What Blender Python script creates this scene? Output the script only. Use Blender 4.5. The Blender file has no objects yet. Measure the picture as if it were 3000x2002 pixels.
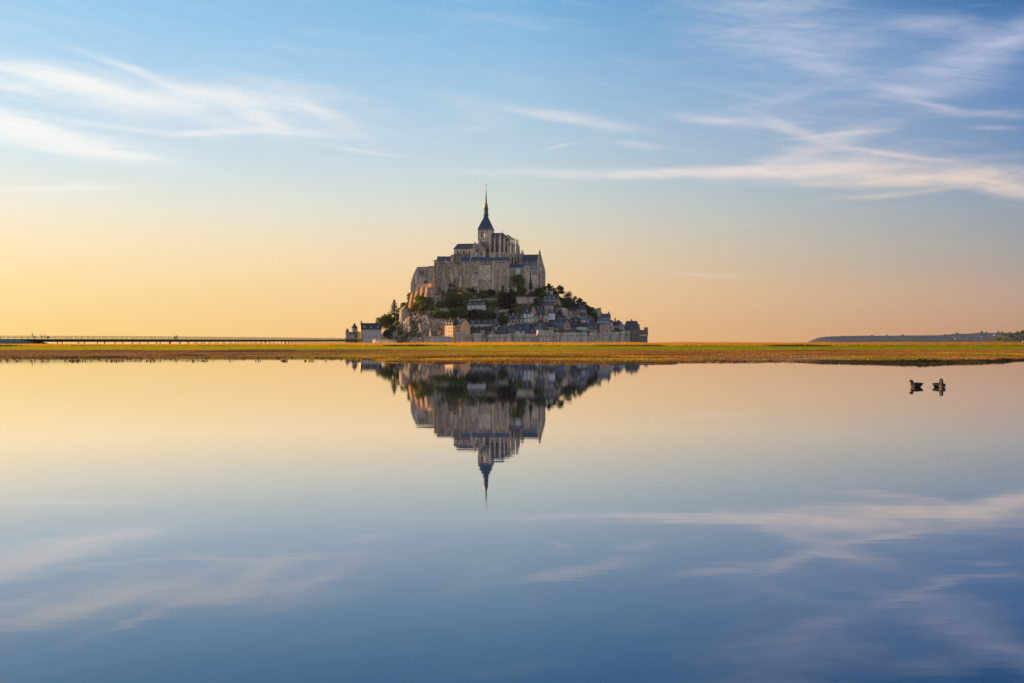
import bpy, math, random
import numpy as np
from mathutils import Vector, Matrix, noise as mn

random.seed(7); RNG = np.random.default_rng(11)
C = bpy.context.scene.collection
R = math.radians
F = 3333.33            # focal length in photo pixels (3000 wide): 40 mm on a 36 mm sensor
EYE = 1.6
def W(x, y, Y): return Vector(((x-1500)/F*Y, Y, EYE+(1012-y)/F*Y))

# ------------------------------------------------------------------ camera
cd = bpy.data.cameras.new('camera'); cam = bpy.data.objects.new('camera', cd); C.objects.link(cam)
cam.location = (0, 0, EYE); cam.rotation_euler = (R(90), 0, 0)
cd.lens = 40; cd.sensor_width = 36; cd.shift_y = 11/3000; cd.clip_start = .1; cd.clip_end = 80000
bpy.context.scene.camera = cam
vs = bpy.context.scene.view_settings
vs.view_transform = 'Standard'; vs.look = 'None'; vs.exposure = .5; vs.gamma = 1

# ------------------------------------------------------------------ sun
SUN_AZ, SUN_EL = R(-77), R(8.5)       # azimuth from +Y, negative = left
sl = bpy.data.lights.new('sun', 'SUN'); so = bpy.data.objects.new('sun', sl); C.objects.link(so)
sdir = Vector((math.sin(SUN_AZ)*math.cos(SUN_EL), math.cos(SUN_AZ)*math.cos(SUN_EL), math.sin(SUN_EL)))
so.rotation_euler = sdir.to_track_quat('Z', 'Y').to_euler(); so.location = (-300, 100, 300)
sl.energy = 5.0; sl.angle = R(.5); sl.color = (1, .68, .36)

# ------------------------------------------------------------------ sky
def lin(c):
    return tuple((v/255/12.92 if v/255 <= .04045 else ((v/255+.055)/1.055)**2.4) for v in c)
wd = bpy.data.worlds.new('World'); bpy.context.scene.world = wd; wd.use_nodes = True
nt = wd.node_tree; nt.nodes.clear()
class G:
    """tiny node-math helper"""
    def __init__(s, nt): s.nt = nt
    def n(s, t, **k):
        o = s.nt.nodes.new(t)
        for a, b in k.items(): setattr(o, a, b)
        return o
    def put(s, sock, v):
        if isinstance(v, bpy.types.NodeSocket): s.nt.links.new(v, sock)
        else: sock.default_value = v
    def m(s, op, a, b=0.0, c=None, clamp=False):
        o = s.n('ShaderNodeMath', operation=op); o.use_clamp = clamp
        s.put(o.inputs[0], a); s.put(o.inputs[1], b)
        if c is not None: s.put(o.inputs[2], c)
        return o.outputs[0]
    def mix(s, f, a, b, mode='MIX'):
        o = s.n('ShaderNodeMix', data_type='RGBA', blend_type=mode)
        s.put(o.inputs[0], f); s.put(o.inputs[6], a if not isinstance(a, tuple) else (*a[:3], 1)); s.put(o.inputs[7], b if not isinstance(b, tuple) else (*b[:3], 1))
        return o.outputs[2]
    def ramp(s, f, pts, interp='LINEAR'):
        o = s.n('ShaderNodeValToRGB'); cr = o.color_ramp; cr.interpolation = interp
        while len(cr.elements) < len(pts): cr.elements.new(.5)
        for e, (p, c) in zip(cr.elements, pts):
            e.position = p; e.color = (*c[:3], 1) if hasattr(c, '__len__') else (c, c, c, 1)
        s.put(o.inputs[0], f); return o.outputs[0]
    def mr(s, v, a, b, c=0., d=1.):
        o = s.n('ShaderNodeMapRange'); s.put(o.inputs[0], v)
        for i, q in enumerate((a, b, c, d)): s.put(o.inputs[i+1], q)
        return o.outputs[0]
    def noise(s, vec, scale, detail=4, rough=.55, dist=0., out=0):
        o = s.n('ShaderNodeTexNoise'); o.inputs['Scale'].default_value = scale; o.inputs['Detail'].default_value = detail
        o.inputs['Roughness'].default_value = rough; o.inputs['Distortion'].default_value = dist
        if vec is not None: s.put(o.inputs['Vector'], vec)
        return o.outputs[out]
    def xyz(s, x, y, z=0.):
        o = s.n('ShaderNodeCombineXYZ'); s.put(o.inputs[0], x); s.put(o.inputs[1], y); s.put(o.inputs[2], z); return o.outputs[0]
g = G(nt)
tc = g.n('ShaderNodeTexCoord'); sp = g.n('ShaderNodeSeparateXYZ'); nt.links.new(tc.outputs['Generated'], sp.inputs[0])
dx, dy, dz = sp.outputs
az = g.m('MULTIPLY', g.m('ARCTAN2', dx, dy), 180/math.pi)
el = g.m('MULTIPLY', g.m('ARCSINE', dz), 180/math.pi)
def ELPX(y, x=1500): return math.degrees(math.atan((1012-y)/math.hypot(F, x-1500)))
def AZPX(x): return math.degrees(math.atan((x-1500)/F))
ef = g.m('SQRT', g.m('DIVIDE', g.m('MAXIMUM', el, 0.0), 90.0))
up = lambda c: [(math.sqrt(.4), lin(c)), (1.0, lin(tuple(int(v*.62) for v in c)))]
def col2(pts, top, xr=1500):
    e = sorted([(math.sqrt(max(ELPX(y, xr), 0)/90), lin(c)) for y, c in pts] + up(top))
    return g.ramp(ef, e, 'LINEAR')
cl = col2([(1012, (254,206,118)), (960, (255,215,126)), (850, (254,222,154)), (720, (254,230,184)), (600, (242,234,212)), (450, (214,229,234)), (250, (182,214,236)), (100, (168,208,236)), (0, (158,202,234))], (110,160,205), 60)
cc = col2([(1012, (242,184,118)), (960, (240,188,126)), (850, (238,198,142)), (720, (226,207,174)), (600, (206,211,202)), (450, (182,204,216)), (250, (155,192,220)), (100, (133,182,220)), (0, (118,174,216))], (70,120,175))
cr_ = col2([(1012, (182,130,98)), (960, (180,134,104)), (850, (174,147,132)), (720, (148,150,154)), (600, (134,149,168)), (450, (104,136,178)), (250, (70,120,177)), (100, (48,108,170)), (0, (32,96,158))], (40,80,140), 2960)
cb = g.ramp(ef, [(0, lin((215,195,185))), (.25, lin((205,200,205))), (.5, lin((175,188,210))), (.75, lin((130,155,195))), (1, lin((90,125,175)))])
c1 = g.mix(g.mr(az, -26, 0), cl, cc); c2 = g.mix(g.mr(az, 0, 26), c1, cr_)
behind = g.mr(g.m('ABSOLUTE', az), 45, 110)
sky = g.mix(behind, c2, cb)
glow_d = g.m('ABSOLUTE', g.m('SUBTRACT', az, math.degrees(SUN_AZ)))
glow = g.m('MULTIPLY', g.mr(glow_d, 55, 0), g.mr(el, 30, 0))
sky = g.mix(glow, sky, (1.25, .80, .38))
# cirrus: thin fibrous streaks laid out by compass direction and height above the horizon
streaks = [ # photo x, y, half length, half width, tilt (deg, + = falls to the right), strength
 (250,250,230,24,8,1.25),(430,212,190,12,15,.4),(480,292,450,55,5,.55),(700,285,170,26,3,1.1),(120,388,240,36,9,1.5),(330,440,150,14,9,.5),
 (775,352,80,24,25,.75),(640,382,110,9,-4,.8),(0,246,110,14,4,.6),(930,320,110,20,24,.6),(890,385,130,12,0,.5),(1080,436,130,7,6,.45),(200,548,200,10,-2,.35),
 (300,355,330,9,4,.3),(860,255,220,30,8,.25),
 (1390,320,100,22,20,.16),(1330,372,120,10,-2,.16),(1660,350,180,13,9,.7),(1650,424,44,4,-12,.5),(1860,418,70,9,8,.45),
 (2060,502,540,13,0,1.3),(2660,516,300,21,2,1.0),(2960,556,110,18,14,.95),(2400,428,190,24,-14,.6),(2590,446,140,8,13,.5),(2400,480,240,22,-5,.55),
 (2140,352,150,13,4,.55),(2330,368,100,13,22,.55),(2460,392,130,5,0,.5),(2320,100,260,75,10,.42),(2280,10,180,30,0,.35),(2720,70,140,24,6,.5),(2880,135,190,42,-17,.75),(2960,100,80,18,-14,.5),
 (2640,262,80,12,14,.55),(2700,300,80,10,22,.4),(2880,335,110,12,6,.3),(2480,260,480,150,0,.13),(2420,190,130,30,24,.45),(2780,230,200,40,-12,.2),(2900,376,60,6,5,.25),(2650,560,180,8,-3,.35),
 (2090,812,110,5,6,.16),(2250,300,150,20,-12,.22),(1480,60,200,18,5,.12)]
dens = None
warp = g.noise(g.xyz(g.m('MULTIPLY', az, .10), g.m('MULTIPLY', el, .30)), 1.0, 3, .5, out=1)
ws = g.n('ShaderNodeSeparateXYZ'); nt.links.new(warp, ws.inputs[0])
azw = g.m('ADD', az, g.m('MULTIPLY', g.m('SUBTRACT', ws.outputs[0], .5), 2.0))
elw = g.m('ADD', el, g.m('MULTIPLY', g.m('SUBTRACT', ws.outputs[1], .5), 1.0))
for (x, y, a, b, t, s) in streaks:
    k = 180/math.pi/F
    A, E = AZPX(x), ELPX(y, x); ca, sa = math.cos(R(t)), math.sin(R(t))
    p = g.m('SUBTRACT', azw, A); q = g.m('SUBTRACT', elw, E)
    U = g.m('MULTIPLY_ADD', q, -sa/(a*k), g.m('MULTIPLY', p, ca/(a*k)))
    V = g.m('MULTIPLY_ADD', q, ca/(b*k), g.m('MULTIPLY', p, sa/(b*k)))
    r2 = g.m('MULTIPLY_ADD', U, U, g.m('MULTIPLY', V, V))
    e = g.m('MULTIPLY', g.m('EXPONENT', g.m('MULTIPLY', r2, -1.15)), s)
    dens = e if dens is None else g.m('ADD', dens, e)
rot = g.m('MULTIPLY_ADD', azw, .14, elw)
fib = g.noise(g.xyz(g.m('MULTIPLY', azw, .22), g.m('MULTIPLY', rot, 1.9)), 1.0, 6, .62, .6)
fib2 = g.noise(g.xyz(g.m('MULTIPLY', az, .55), g.m('MULTIPLY_ADD', az, -.35, g.m('MULTIPLY', el, 2.6)), 4.), 1.0, 5, .6, .4)
ff = g.m('ADD', g.mr(fib, .30, .70, 0, .8), g.mr(fib2, .3, .72, 0, .45))
base_veil = g.m('MULTIPLY', g.mr(fib, .52, .8), g.mr(el, 2, 9, 0, .10))
dn = g.m('ADD', g.m('MULTIPLY', dens, g.m('ADD', ff, .18)), base_veil)
dn = g.m('SUBTRACT', 1.0, g.m('EXPONENT', g.m('MULTIPLY', dn, -1.7)), clamp=True)
ccol = g.mix(g.mr(az, -24, -4), lin((255,250,242)), lin((228,226,230)))
ccol = g.mix(g.mr(az, -2, 18), ccol, g.mix(g.mr(el, 7.5, 12.5), lin((246,220,198)), lin((196,200,222))))
sky = g.mix(g.m('MULTIPLY', dn, .88), sky, ccol)
ns = g.n('ShaderNodeTexSky', sky_type='NISHITA'); ns.sun_disc = False; ns.sun_elevation = SUN_EL; ns.sun_rotation = SUN_AZ
bg1 = g.n('ShaderNodeBackground'); bg1.inputs[1].default_value = .74; nt.links.new(sky, bg1.inputs[0])
bg2 = g.n('ShaderNodeBackground'); bg2.inputs[1].default_value = .05; nt.links.new(ns.outputs[0], bg2.inputs[0])
ad = g.n('ShaderNodeAddShader'); nt.links.new(bg1.outputs[0], ad.inputs[0])
lowk = g.n('ShaderNodeMixShader'); lowk.inputs[0].default_value = .06
nt.links.new(bg2.outputs[0], lowk.inputs[2]); nt.links.new(lowk.outputs[0], ad.inputs[1])
wo = g.n('ShaderNodeOutputWorld'); nt.links.new(ad.outputs[0], wo.inputs[0])

# ------------------------------------------------------------------ materials
MATS = {}
def mat(name, base, base2=None, scale=.3, rough=.9, fine=None, amt=.35, spec=.2, metal=0., stretch=(1,1,1), bump=0., dark=None, dsc=.08):
    """two-tone noise material in object space; `fine` adds small light/dark variation, `dark` stains of their own shape"""
    if name in MATS: return MATS[name]
    m = bpy.data.materials.new(name); m.use_nodes = True; t = m.node_tree; h = G(t)
    b = t.nodes['Principled BSDF']; b.inputs['Roughness'].default_value = rough; b.inputs['Metallic'].default_value = metal
    b.inputs['Specular IOR Level'].default_value = spec
    ge = h.n('ShaderNodeNewGeometry'); mp = h.n('ShaderNodeMapping'); mp.inputs['Scale'].default_value = stretch
    t.links.new(ge.outputs['Position'], mp.inputs[0]); P = mp.outputs[0]
    c = (*base, 1)
    if base2:
        c = h.mix(h.mr(h.noise(P, scale, 5, .6, .3), .36, .64), base, base2)
    if dark:
        c = h.mix(h.mr(h.noise(P, dsc, 6, .65, 1.), .52, .66), c, dark)
    if fine:
        c = h.mix(amt, c, h.ramp(h.noise(P, fine, 3, .7), [(.3, .05), (.7, 1.)]), 'OVERLAY')
    h.put(b.inputs['Base Color'], c)
    if bump:
        bp = h.n('ShaderNodeBump'); bp.inputs['Strength'].default_value = bump; bp.inputs['Distance'].default_value = .3
        h.put(bp.inputs['Height'], h.noise(P, (fine or 1.), 4, .7)); t.links.new(bp.outputs[0], b.inputs['Normal'])
    MATS[name] = m; return m
mat('granite', (.47,.36,.26), (.35,.28,.21), .10, fine=.8, amt=.62, bump=.35, dark=(.19,.16,.13), dsc=.09, stretch=(1,1,.45))
mat('granite_pale', (.60,.48,.36), (.49,.395,.305), .12, fine=.9, amt=.55, bump=.3, dark=(.27,.235,.195), dsc=.11, stretch=(1,1,.45))
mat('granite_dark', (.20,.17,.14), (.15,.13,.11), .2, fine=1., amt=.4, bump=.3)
mat('granite_warm', (.47,.335,.23), (.39,.285,.205), .14, fine=.9, amt=.55, bump=.3, dark=(.24,.18,.13), dsc=.10, stretch=(1,1,.45))
mat('rampart_stone', (.62,.50,.39), (.46,.385,.31), .35, fine=1.0, amt=.35, bump=.25, dark=(.17,.15,.13), dsc=.22, stretch=(1,1,.10))
mat('slate_village', (.080,.095,.120), (.060,.072,.096), .3, rough=.6, spec=.3, fine=1.6, amt=.5)
mat('slate', (.055,.064,.080), (.042,.05,.065), .25, rough=.55, spec=.3, fine=1.6, amt=.5)
mat('slate_blue', (.045,.072,.115), (.04,.06,.09), .3, rough=.55, spec=.3, fine=1.6, amt=.4)
mat('slate_dark', (.032,.036,.044), (.05,.054,.062), .3, rough=.65, spec=.25, fine=1.4, amt=.5)
mat('slate_grey', (.085,.092,.105), (.065,.07,.08), .3, rough=.65, spec=.25, fine=1.4, amt=.5)
mat('roof_brown', (.085,.045,.035), (.06,.035,.03), .5, fine=1.5)
mat('lead_pale', (.17,.22,.24), (.12,.18,.20), .4, rough=.5)
mat('zinc', (.15,.20,.26), (.11,.155,.21), .4, rough=.4)
mat('plaster', (.62,.60,.56), (.50,.48,.45), .5, fine=1.5, amt=.3)
mat('plaster_cream', (.60,.50,.38), (.50,.42,.33), .5, fine=1.5, amt=.3)
mat('sunlit_ochre', (.95,.66,.10), (.88,.56,.09), .5, fine=1.5, amt=.15)  # yellow of the low sun on left-facing walls, put into the base colour
mat('sunlit_stone', (.88,.47,.22), (.74,.40,.20), .5, fine=1.5, amt=.3)  # stone with the evening sun's orange put into its base colour
mat('timber_red', (.20,.035,.03)); mat('brick', (.30,.13,.08), (.22,.10,.07), .8, fine=2., amt=.4)
mat('glass_dark', (.02,.025,.03), rough=.25, spec=.5); mat('glass_pale', (.45,.58,.62), (.30,.42,.48), .9, rough=.2, spec=.6)
mat('shutter_teal', (.12,.36,.36)); mat('window_white', (.75,.75,.74))
mat('gilt', (.9,.55,.10), rough=.5, metal=1.)
mat('copper_green', (.05,.085,.08), (.08,.10,.07), .8, rough=.5)
mat('rock', (.40,.29,.205), (.20,.155,.125), .13, fine=.6, amt=.85, bump=.9, dark=(.055,.06,.03), dsc=.06)
mat('wood_dark', (.06,.05,.045), (.09,.07,.06), .8); mat('steel_dark', (.035,.035,.04), (.06,.055,.05), 1.5, rough=.6)
mat('bridge_deck', (.10,.085,.08), (.07,.06,.06), .4, fine=2., amt=.4)
mat('rust_red', (.35,.08,.05))

def leafmat(name, a, b, c, sc=.12, tr=.25):
    m = bpy.data.materials.new(name); m.use_nodes = True; t = m.node_tree; h = G(t); t.nodes.clear()
    ge = h.n('ShaderNodeNewGeometry'); P = ge.outputs['Position']
    k = h.mix(h.mr(h.noise(P, sc, 4, .6), .38, .62), a, b)
    k = h.mix(h.mr(h.noise(P, 1.3, 2, .6), .45, .75), k, c)
    d = h.n('ShaderNodeBsdfDiffuse'); tl = h.n('ShaderNodeBsdfTranslucent'); mx = h.n('ShaderNodeMixShader'); mx.inputs[0].default_value = tr
    h.put(d.inputs[0], k); h.put(tl.inputs[0], k); t.links.new(d.outputs[0], mx.inputs[1]); t.links.new(tl.outputs[0], mx.inputs[2])
    o = h.n('ShaderNodeOutputMaterial'); t.links.new(mx.outputs[0], o.inputs[0]); MATS[name] = m
leafmat('leaf_dark', (.042,.075,.024), (.08,.10,.03), (.13,.145,.045))
leafmat('leaf_mid', (.085,.14,.034), (.13,.165,.036), (.20,.22,.05))
leafmat('leaf_olive', (.22,.25,.045), (.32,.27,.05), (.17,.20,.045), tr=.4)
leafmat('leaf_plum', (.036,.026,.022), (.055,.036,.028), (.05,.05,.03))
leafmat('leaf_yellow', (.26,.31,.06), (.32,.32,.06), (.18,.24,.05), tr=.4)
leafmat('leaf_orange', (.55,.26,.05), (.40,.21,.05), (.26,.22,.05))
leafmat('undergrowth', (.075,.11,.032), (.24,.17,.05), (.15,.16,.045), .07)
leafmat('bark', (.07,.055,.04), (.05,.04,.03), (.09,.07,.05))

# ------------------------------------------------------------------ mesh + object helpers
class MB:
    def __init__(s): s.v = []; s.f = []; s.mi = []; s.k = 0
    def add(s, vs, fs, k=None):
        o = len(s.v); s.v += [tuple(p) for p in vs]; s.f += [tuple(i+o for i in f) for f in fs]; s.mi += [s.k if k is None else k]*len(fs); return s
    def box(s, x0, x1, y0, y1, z0, z1, k=None):
        return s.add([(x0,y0,z0),(x1,y0,z0),(x1,y1,z0),(x0,y1,z0),(x0,y0,z1),(x1,y0,z1),(x1,y1,z1),(x0,y1,z1)],
              [(0,3,2,1),(4,5,6,7),(0,1,5,4),(1,2,6,5),(2,3,7,6),(3,0,4,7)], k)
    def taper(s, b, t, k=None):   # b, t = (x0,x1,y0,y1,z)
        return s.add([(b[0],b[2],b[4]),(b[1],b[2],b[4]),(b[1],b[3],b[4]),(b[0],b[3],b[4]),(t[0],t[2],t[4]),(t[1],t[2],t[4]),(t[1],t[3],t[4]),(t[0],t[3],t[4])],
              [(0,3,2,1),(4,5,6,7),(0,1,5,4),(1,2,6,5),(2,3,7,6),(3,0,4,7)], k)
    def prism(s, poly, y0, y1, k=None):   # polygon in (x,z), extruded along y
        n = len(poly); vs = [(x, y0, z) for x, z in poly]+[(x, y1, z) for x, z in poly]
        return s.add(vs, [tuple(range(n)), tuple(range(2*n-1, n-1, -1))]+[(i+n, (i+1) % n+n, (i+1) % n, i) for i in range(n)], k)
    def prismx(s, poly, x0, x1, k=None):  # polygon in (y,z), extruded along x
        n = len(poly); vs = [(x0, y, z) for y, z in poly]+[(x1, y, z) for y, z in poly]
        return s.add(vs, [tuple(range(n-1, -1, -1)), tuple(range(n, 2*n))]+[(i, (i+1) % n, (i+1) % n+n, i+n) for i in range(n)], k)
    def lathe(s, cx, cy, prof, n=12, k=None, rot=0.):  # prof = [(r,z)...]
        vs = []; fs = []
        for r, z in prof:
            for i in range(n):
                a = rot+2*math.pi*i/n; vs.append((cx+r*math.cos(a), cy+r*math.sin(a), z))
        for j in range(len(prof)-1):
            for i in range(n): fs.append((j*n+i, j*n+(i+1) % n, (j+1)*n+(i+1) % n, (j+1)*n+i))
        fs.append(tuple(range(n-1, -1, -1))); fs.append(tuple((len(prof)-1)*n+i for i in range(n)))
        return s.add(vs, fs, k)
    def bar(s, p, q, r0, r1=None, n=5, k=None):
        p, q = Vector(p), Vector(q); r1 = r0 if r1 is None else r1
        d = (q-p).normalized(); a = d.orthogonal().normalized(); b = d.cross(a)
        vs = [p+(a*math.cos(t)+b*math.sin(t))*r0 for t in [2*math.pi*i/n for i in range(n)]]+[q+(a*math.cos(t)+b*math.sin(t))*r1 for t in [2*math.pi*i/n for i in range(n)]]
        return s.add(vs, [(i, (i+1) % n, (i+1) % n+n, i+n) for i in range(n)]+[tuple(range(n-1, -1, -1)), tuple(range(n, 2*n))], k)
    def build(s, name, mats, parent=None, smooth=False):
        me = bpy.data.meshes.new(name); me.from_pydata(s.v, [], s.f)
        for m in (mats if isinstance(mats, (list, tuple)) else [mats]): me.materials.append(MATS[m])
        if any(s.mi): me.polygons.foreach_set('material_index', s.mi)
        if smooth: me.polygons.foreach_set('use_smooth', [True]*len(me.polygons))
        me.validate(); o = bpy.data.objects.new(name, me); C.objects.link(o)
        if parent: o.parent = parent
        return o
def inst(src, parent, loc, rz=0., scale=None):
    o = src.copy(); C.objects.link(o); o.parent = parent; o.location = loc; o.rotation_euler = (0, 0, rz)
    if scale: o.scale = scale
    return o
def empty(name, loc, rz=0.):
    o = bpy.data.objects.new(name, None); C.objects.link(o); o.location = loc; o.rotation_euler = (0, 0, rz); o.empty_display_size = .1; return o
def tag(o, label=None, cat=None, group=None, kind=None):
    if label: o['label'] = label
    if cat: o['category'] = cat
    if group: o['group'] = group
    if kind: o['kind'] = kind
    return o
def npmesh(name, verts, faces, matname, smooth=False, cols=None):
    me = bpy.data.meshes.new(name); nv = len(verts); nf, k = faces.shape
    me.vertices.add(nv); me.vertices.foreach_set('co', np.asarray(verts, np.float32).ravel())
    me.loops.add(nf*k); me.loops.foreach_set('vertex_index', faces.astype(np.int32).ravel())
    me.polygons.add(nf); me.polygons.foreach_set('loop_start', np.arange(0, nf*k, k, dtype=np.int32)); me.polygons.foreach_set('loop_total', np.full(nf, k, np.int32))
    if smooth: me.polygons.foreach_set('use_smooth', np.ones(nf, bool))
    if cols is not None:
        a = me.color_attributes.new('tint', 'FLOAT_COLOR', 'POINT'); a.data.foreach_set('color', np.asarray(cols, np.float32).ravel())
    me.update(); me.validate(); me.materials.append(MATS[matname] if isinstance(matname, str) else matname)
    o = bpy.data.objects.new(name, me); C.objects.link(o); return o
def vnoise(X, Y, seed=0):    # cheap smooth value noise, numpy
    r = np.random.default_rng(seed).random((256, 256)); xi = np.floor(X).astype(int); yi = np.floor(Y).astype(int); fx = X-xi; fy = Y-yi
    fx = fx*fx*(3-2*fx); fy = fy*fy*(3-2*fy); g_ = lambda i, j: r[i & 255, j & 255]
    return (g_(xi, yi)*(1-fx)+g_(xi+1, yi)*fx)*(1-fy)+(g_(xi, yi+1)*(1-fx)+g_(xi+1, yi+1)*fx)*fy
def fbm(X, Y, oct=4, seed=0):
    t = 0; a = .5
    for o in range(oct): t = t+a*vnoise(X*2**o, Y*2**o, seed+o); a *= .5
    return t/(1-.5**oct)

# ------------------------------------------------------------------ salt marsh, flats, water
def shore(u):      # distance of the water's edge for a bearing u = X/Y
    x = 1500+u*F
    y = np.interp(x, [-600,0,500,1000,1150,1300,1700,1900,2300,2400,2700,2880,3000,3500], [1044,1045,1045.5,1048,1054,1060,1061,1060,1058,1062,1065,1062,1056,1050])
    return EYE*F/(y-1012)
def xq_(u): return 1500+u*F
def marsh_z(X, Y):
    Yp = np.maximum(Y, 1.); u = X/np.maximum(Y, 40.); Ys = shore(u)
    ridge = np.interp(1500+u*F, [-500,0,500,1000,1500,3000,3600], [1.55,1.55,1.65,1.95,2.12,2.15,2.1])
    z = np.full(X.shape, -.35)
    t = Y-Ys
    z = np.where(t > -40, -.35+.35*np.clip((t+40)/40, 0, 1), z)
    q = np.clip(t/(190-Ys), 0, 1)
    z = np.where(t > 0, .10*np.clip(t/12, 0, 1)+.62*q**1.25, z)
    z = np.where(Y > 190, .74+.52*np.clip((Y-190)/130, 0, 1), z)
    z = np.where(Y > 318, 1.26+(ridge-1.26)*np.clip((Y-318)/40, 0, 1)**1.3, z)
    z = np.where(Y > 368, ridge+(.25-ridge)*np.clip((Y-368)/110, 0, 1), z)
    sh = np.exp(-((t-2)/16)**2)
    z = z+sh*(fbm(X/5., Y/9., 4, 3)-.5)*.30+np.exp(-((t+9)/9)**2)*(fbm(X/6., Y/8., 3, 13)-.38)*.55*np.clip((2300-xq_(u))/300, 0, 1)+(fbm(X/26., Y/26., 3, 9)-.5)*.14*np.clip(t/30, 0, 1)*(Y < 300)
    z = z+(fbm(X/14., Y/14., 3, 19)-.5)*.35*np.exp(-((Y-350)/26)**2)
    # dark undercut bank on the right
    xr = 1500+u*F
    z = z+.22*np.exp(-((xr-2700)/330)**2)*np.clip(t/1.5, 0, 1)*np.exp(-np.clip(t, 0, 99)/30)
    return z
def tintfun(X, Y, z):
    u = X/np.maximum(Y, 40.); xp = 1500+u*F; t = Y-shore(u)
    n1 = fbm(X/6., Y/9., 4, 21); n2 = fbm(X/22., Y/30., 3, 31); n3 = fbm(X/2., Y/3., 3, 41)
    L = lambda a, b, k: a*(1-k[..., None])+b*k[..., None]
    v = lambda *c: np.array(c)*np.ones(X.shape+(3,))
    red, olive, orange, mud, purple = v(.38,.105,.04), v(.40,.30,.025), v(.66,.34,.035), v(.38,.23,.14), v(.30,.135,.08)
    c = L(olive, orange, np.clip((n1-.42)*4, 0, 1)); c = L(c, red, np.clip((n3*.6+n2*.4-.52)*6, 0, 1)*np.clip((xp-900)/900, .35, .8))
    brn = fbm(X/25., Y/8., 3, 91); c = L(c, v(.36,.15,.05), np.clip((brn-.5)*7, 0, .72))
    left = np.clip((1250-xp)/500, 0, 1)
    mid = np.clip((Y-shore(u)*.45-85)/22, 0, 1)
    c = L(c, L(purple, red, np.clip((xp-1300)/500, 0, .7)), mid*np.clip((n2-.25)*3+left*.8, 0, .55+.37*left))
    stk = fbm(X/22., Y/5.5, 3, 95); c = L(c, v(.06,.045,.02), np.clip((stk-.60)*12, 0, .8)*(Y < 200))
    c = L(c, mud, np.clip((n2-.52)*6, 0, 1)*np.clip((xp-1900)/600, 0, .8)*(1-mid))
    green = L(v(.46,.37,.018), v(.25,.26,.016), np.clip(n2*1.6-.4+(xp-1500)/1600, 0, 1))
    gk = np.clip((Y-(188+10*(n2-.5)))/9, 0, 1); c = L(c, green, gk)
    gold = L(v(.88,.44,.05), v(.74,.34,.04), n1)*(1-.38*np.clip((xp-1500)/1400, 0, 1))[..., None]; ok = np.clip((Y-316-8*n1)/10, 0, 1); c = L(c, gold, ok)
    dk = np.clip((fbm(X/16., Y/60., 3, 77)-.56)*9, 0, 1)*np.exp(-((Y-322)/9)**2); c = L(c, v(.05,.06,.015), dk)
    c = L(c, v(.03,.026,.016), np.clip(1.6-t/2.6, 0, 1)*np.clip((xp-2300)/150+.25, .25, 1)*.9)  # near-black band along the water: bank shade and mud put into the tint
    c = L(c, v(.11,.075,.04), np.clip((.03-z)/.05, 0, 1)*(Y < 200))
    c = L(c, v(.20,.17,.14), np.clip((Y-430)/60, 0, 1))
    return c
m = bpy.data.materials.new('marsh_ground'); m.use_nodes = True; t = m.node_tree; h = G(t); b = t.nodes['Principled BSDF']
at = h.n('ShaderNodeAttribute', attribute_name='tint'); ge = h.n('ShaderNodeNewGeometry')
cc_ = h.mix(.45, at.outputs['Color'], h.ramp(h.noise(ge.outputs['Position'], 1.1, 4, .7), [(.3, .08), (.7, .95)]), 'OVERLAY')
h.put(b.inputs['Base Color'], cc_); b.inputs['Roughness'].default_value = 1; b.inputs['Specular IOR Level'].default_value = .05
MATS['marsh_ground'] = m
rows = np.concatenate([np.linspace(-400, 60, 14), np.linspace(70, 98, 8), np.linspace(99, 170, 110), np.linspace(171, 200, 24), np.linspace(204, 310, 24), np.linspace(312, 372, 40), np.linspace(376, 480, 24), np.linspace(500, 1000, 10), [1300, 2000, 4000, 9000, 20000, 42000]])
us = np.concatenate([np.linspace(-2.2, -.62, 60), np.linspace(-.61, .61, 1180), np.linspace(.62, 2.2, 60)])
Yg, Ug = np.meshgrid(rows, us, indexing='ij'); Xg = Ug*np.maximum(np.abs(Yg), 70)
Zg = marsh_z(Xg, Yg); cg = tintfun(Xg, Yg, Zg)
nr, nc = Xg.shape
idx = np.arange(nr*nc).reshape(nr, nc); fa = np.stack([idx[:-1, :-1], idx[:-1, 1:], idx[1:, 1:], idx[1:, :-1]], -1).reshape(-1, 4)
o = npmesh('ground', np.stack([Xg, Yg, Zg], -1).reshape(-1, 3), fa, 'marsh_ground', True, np.concatenate([cg, np.ones(cg.shape[:2]+(1,))], -1).reshape(-1, 4))
tag(o, 'flat salt marsh with reddish, green and golden bands behind the water', kind='structure')

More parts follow.
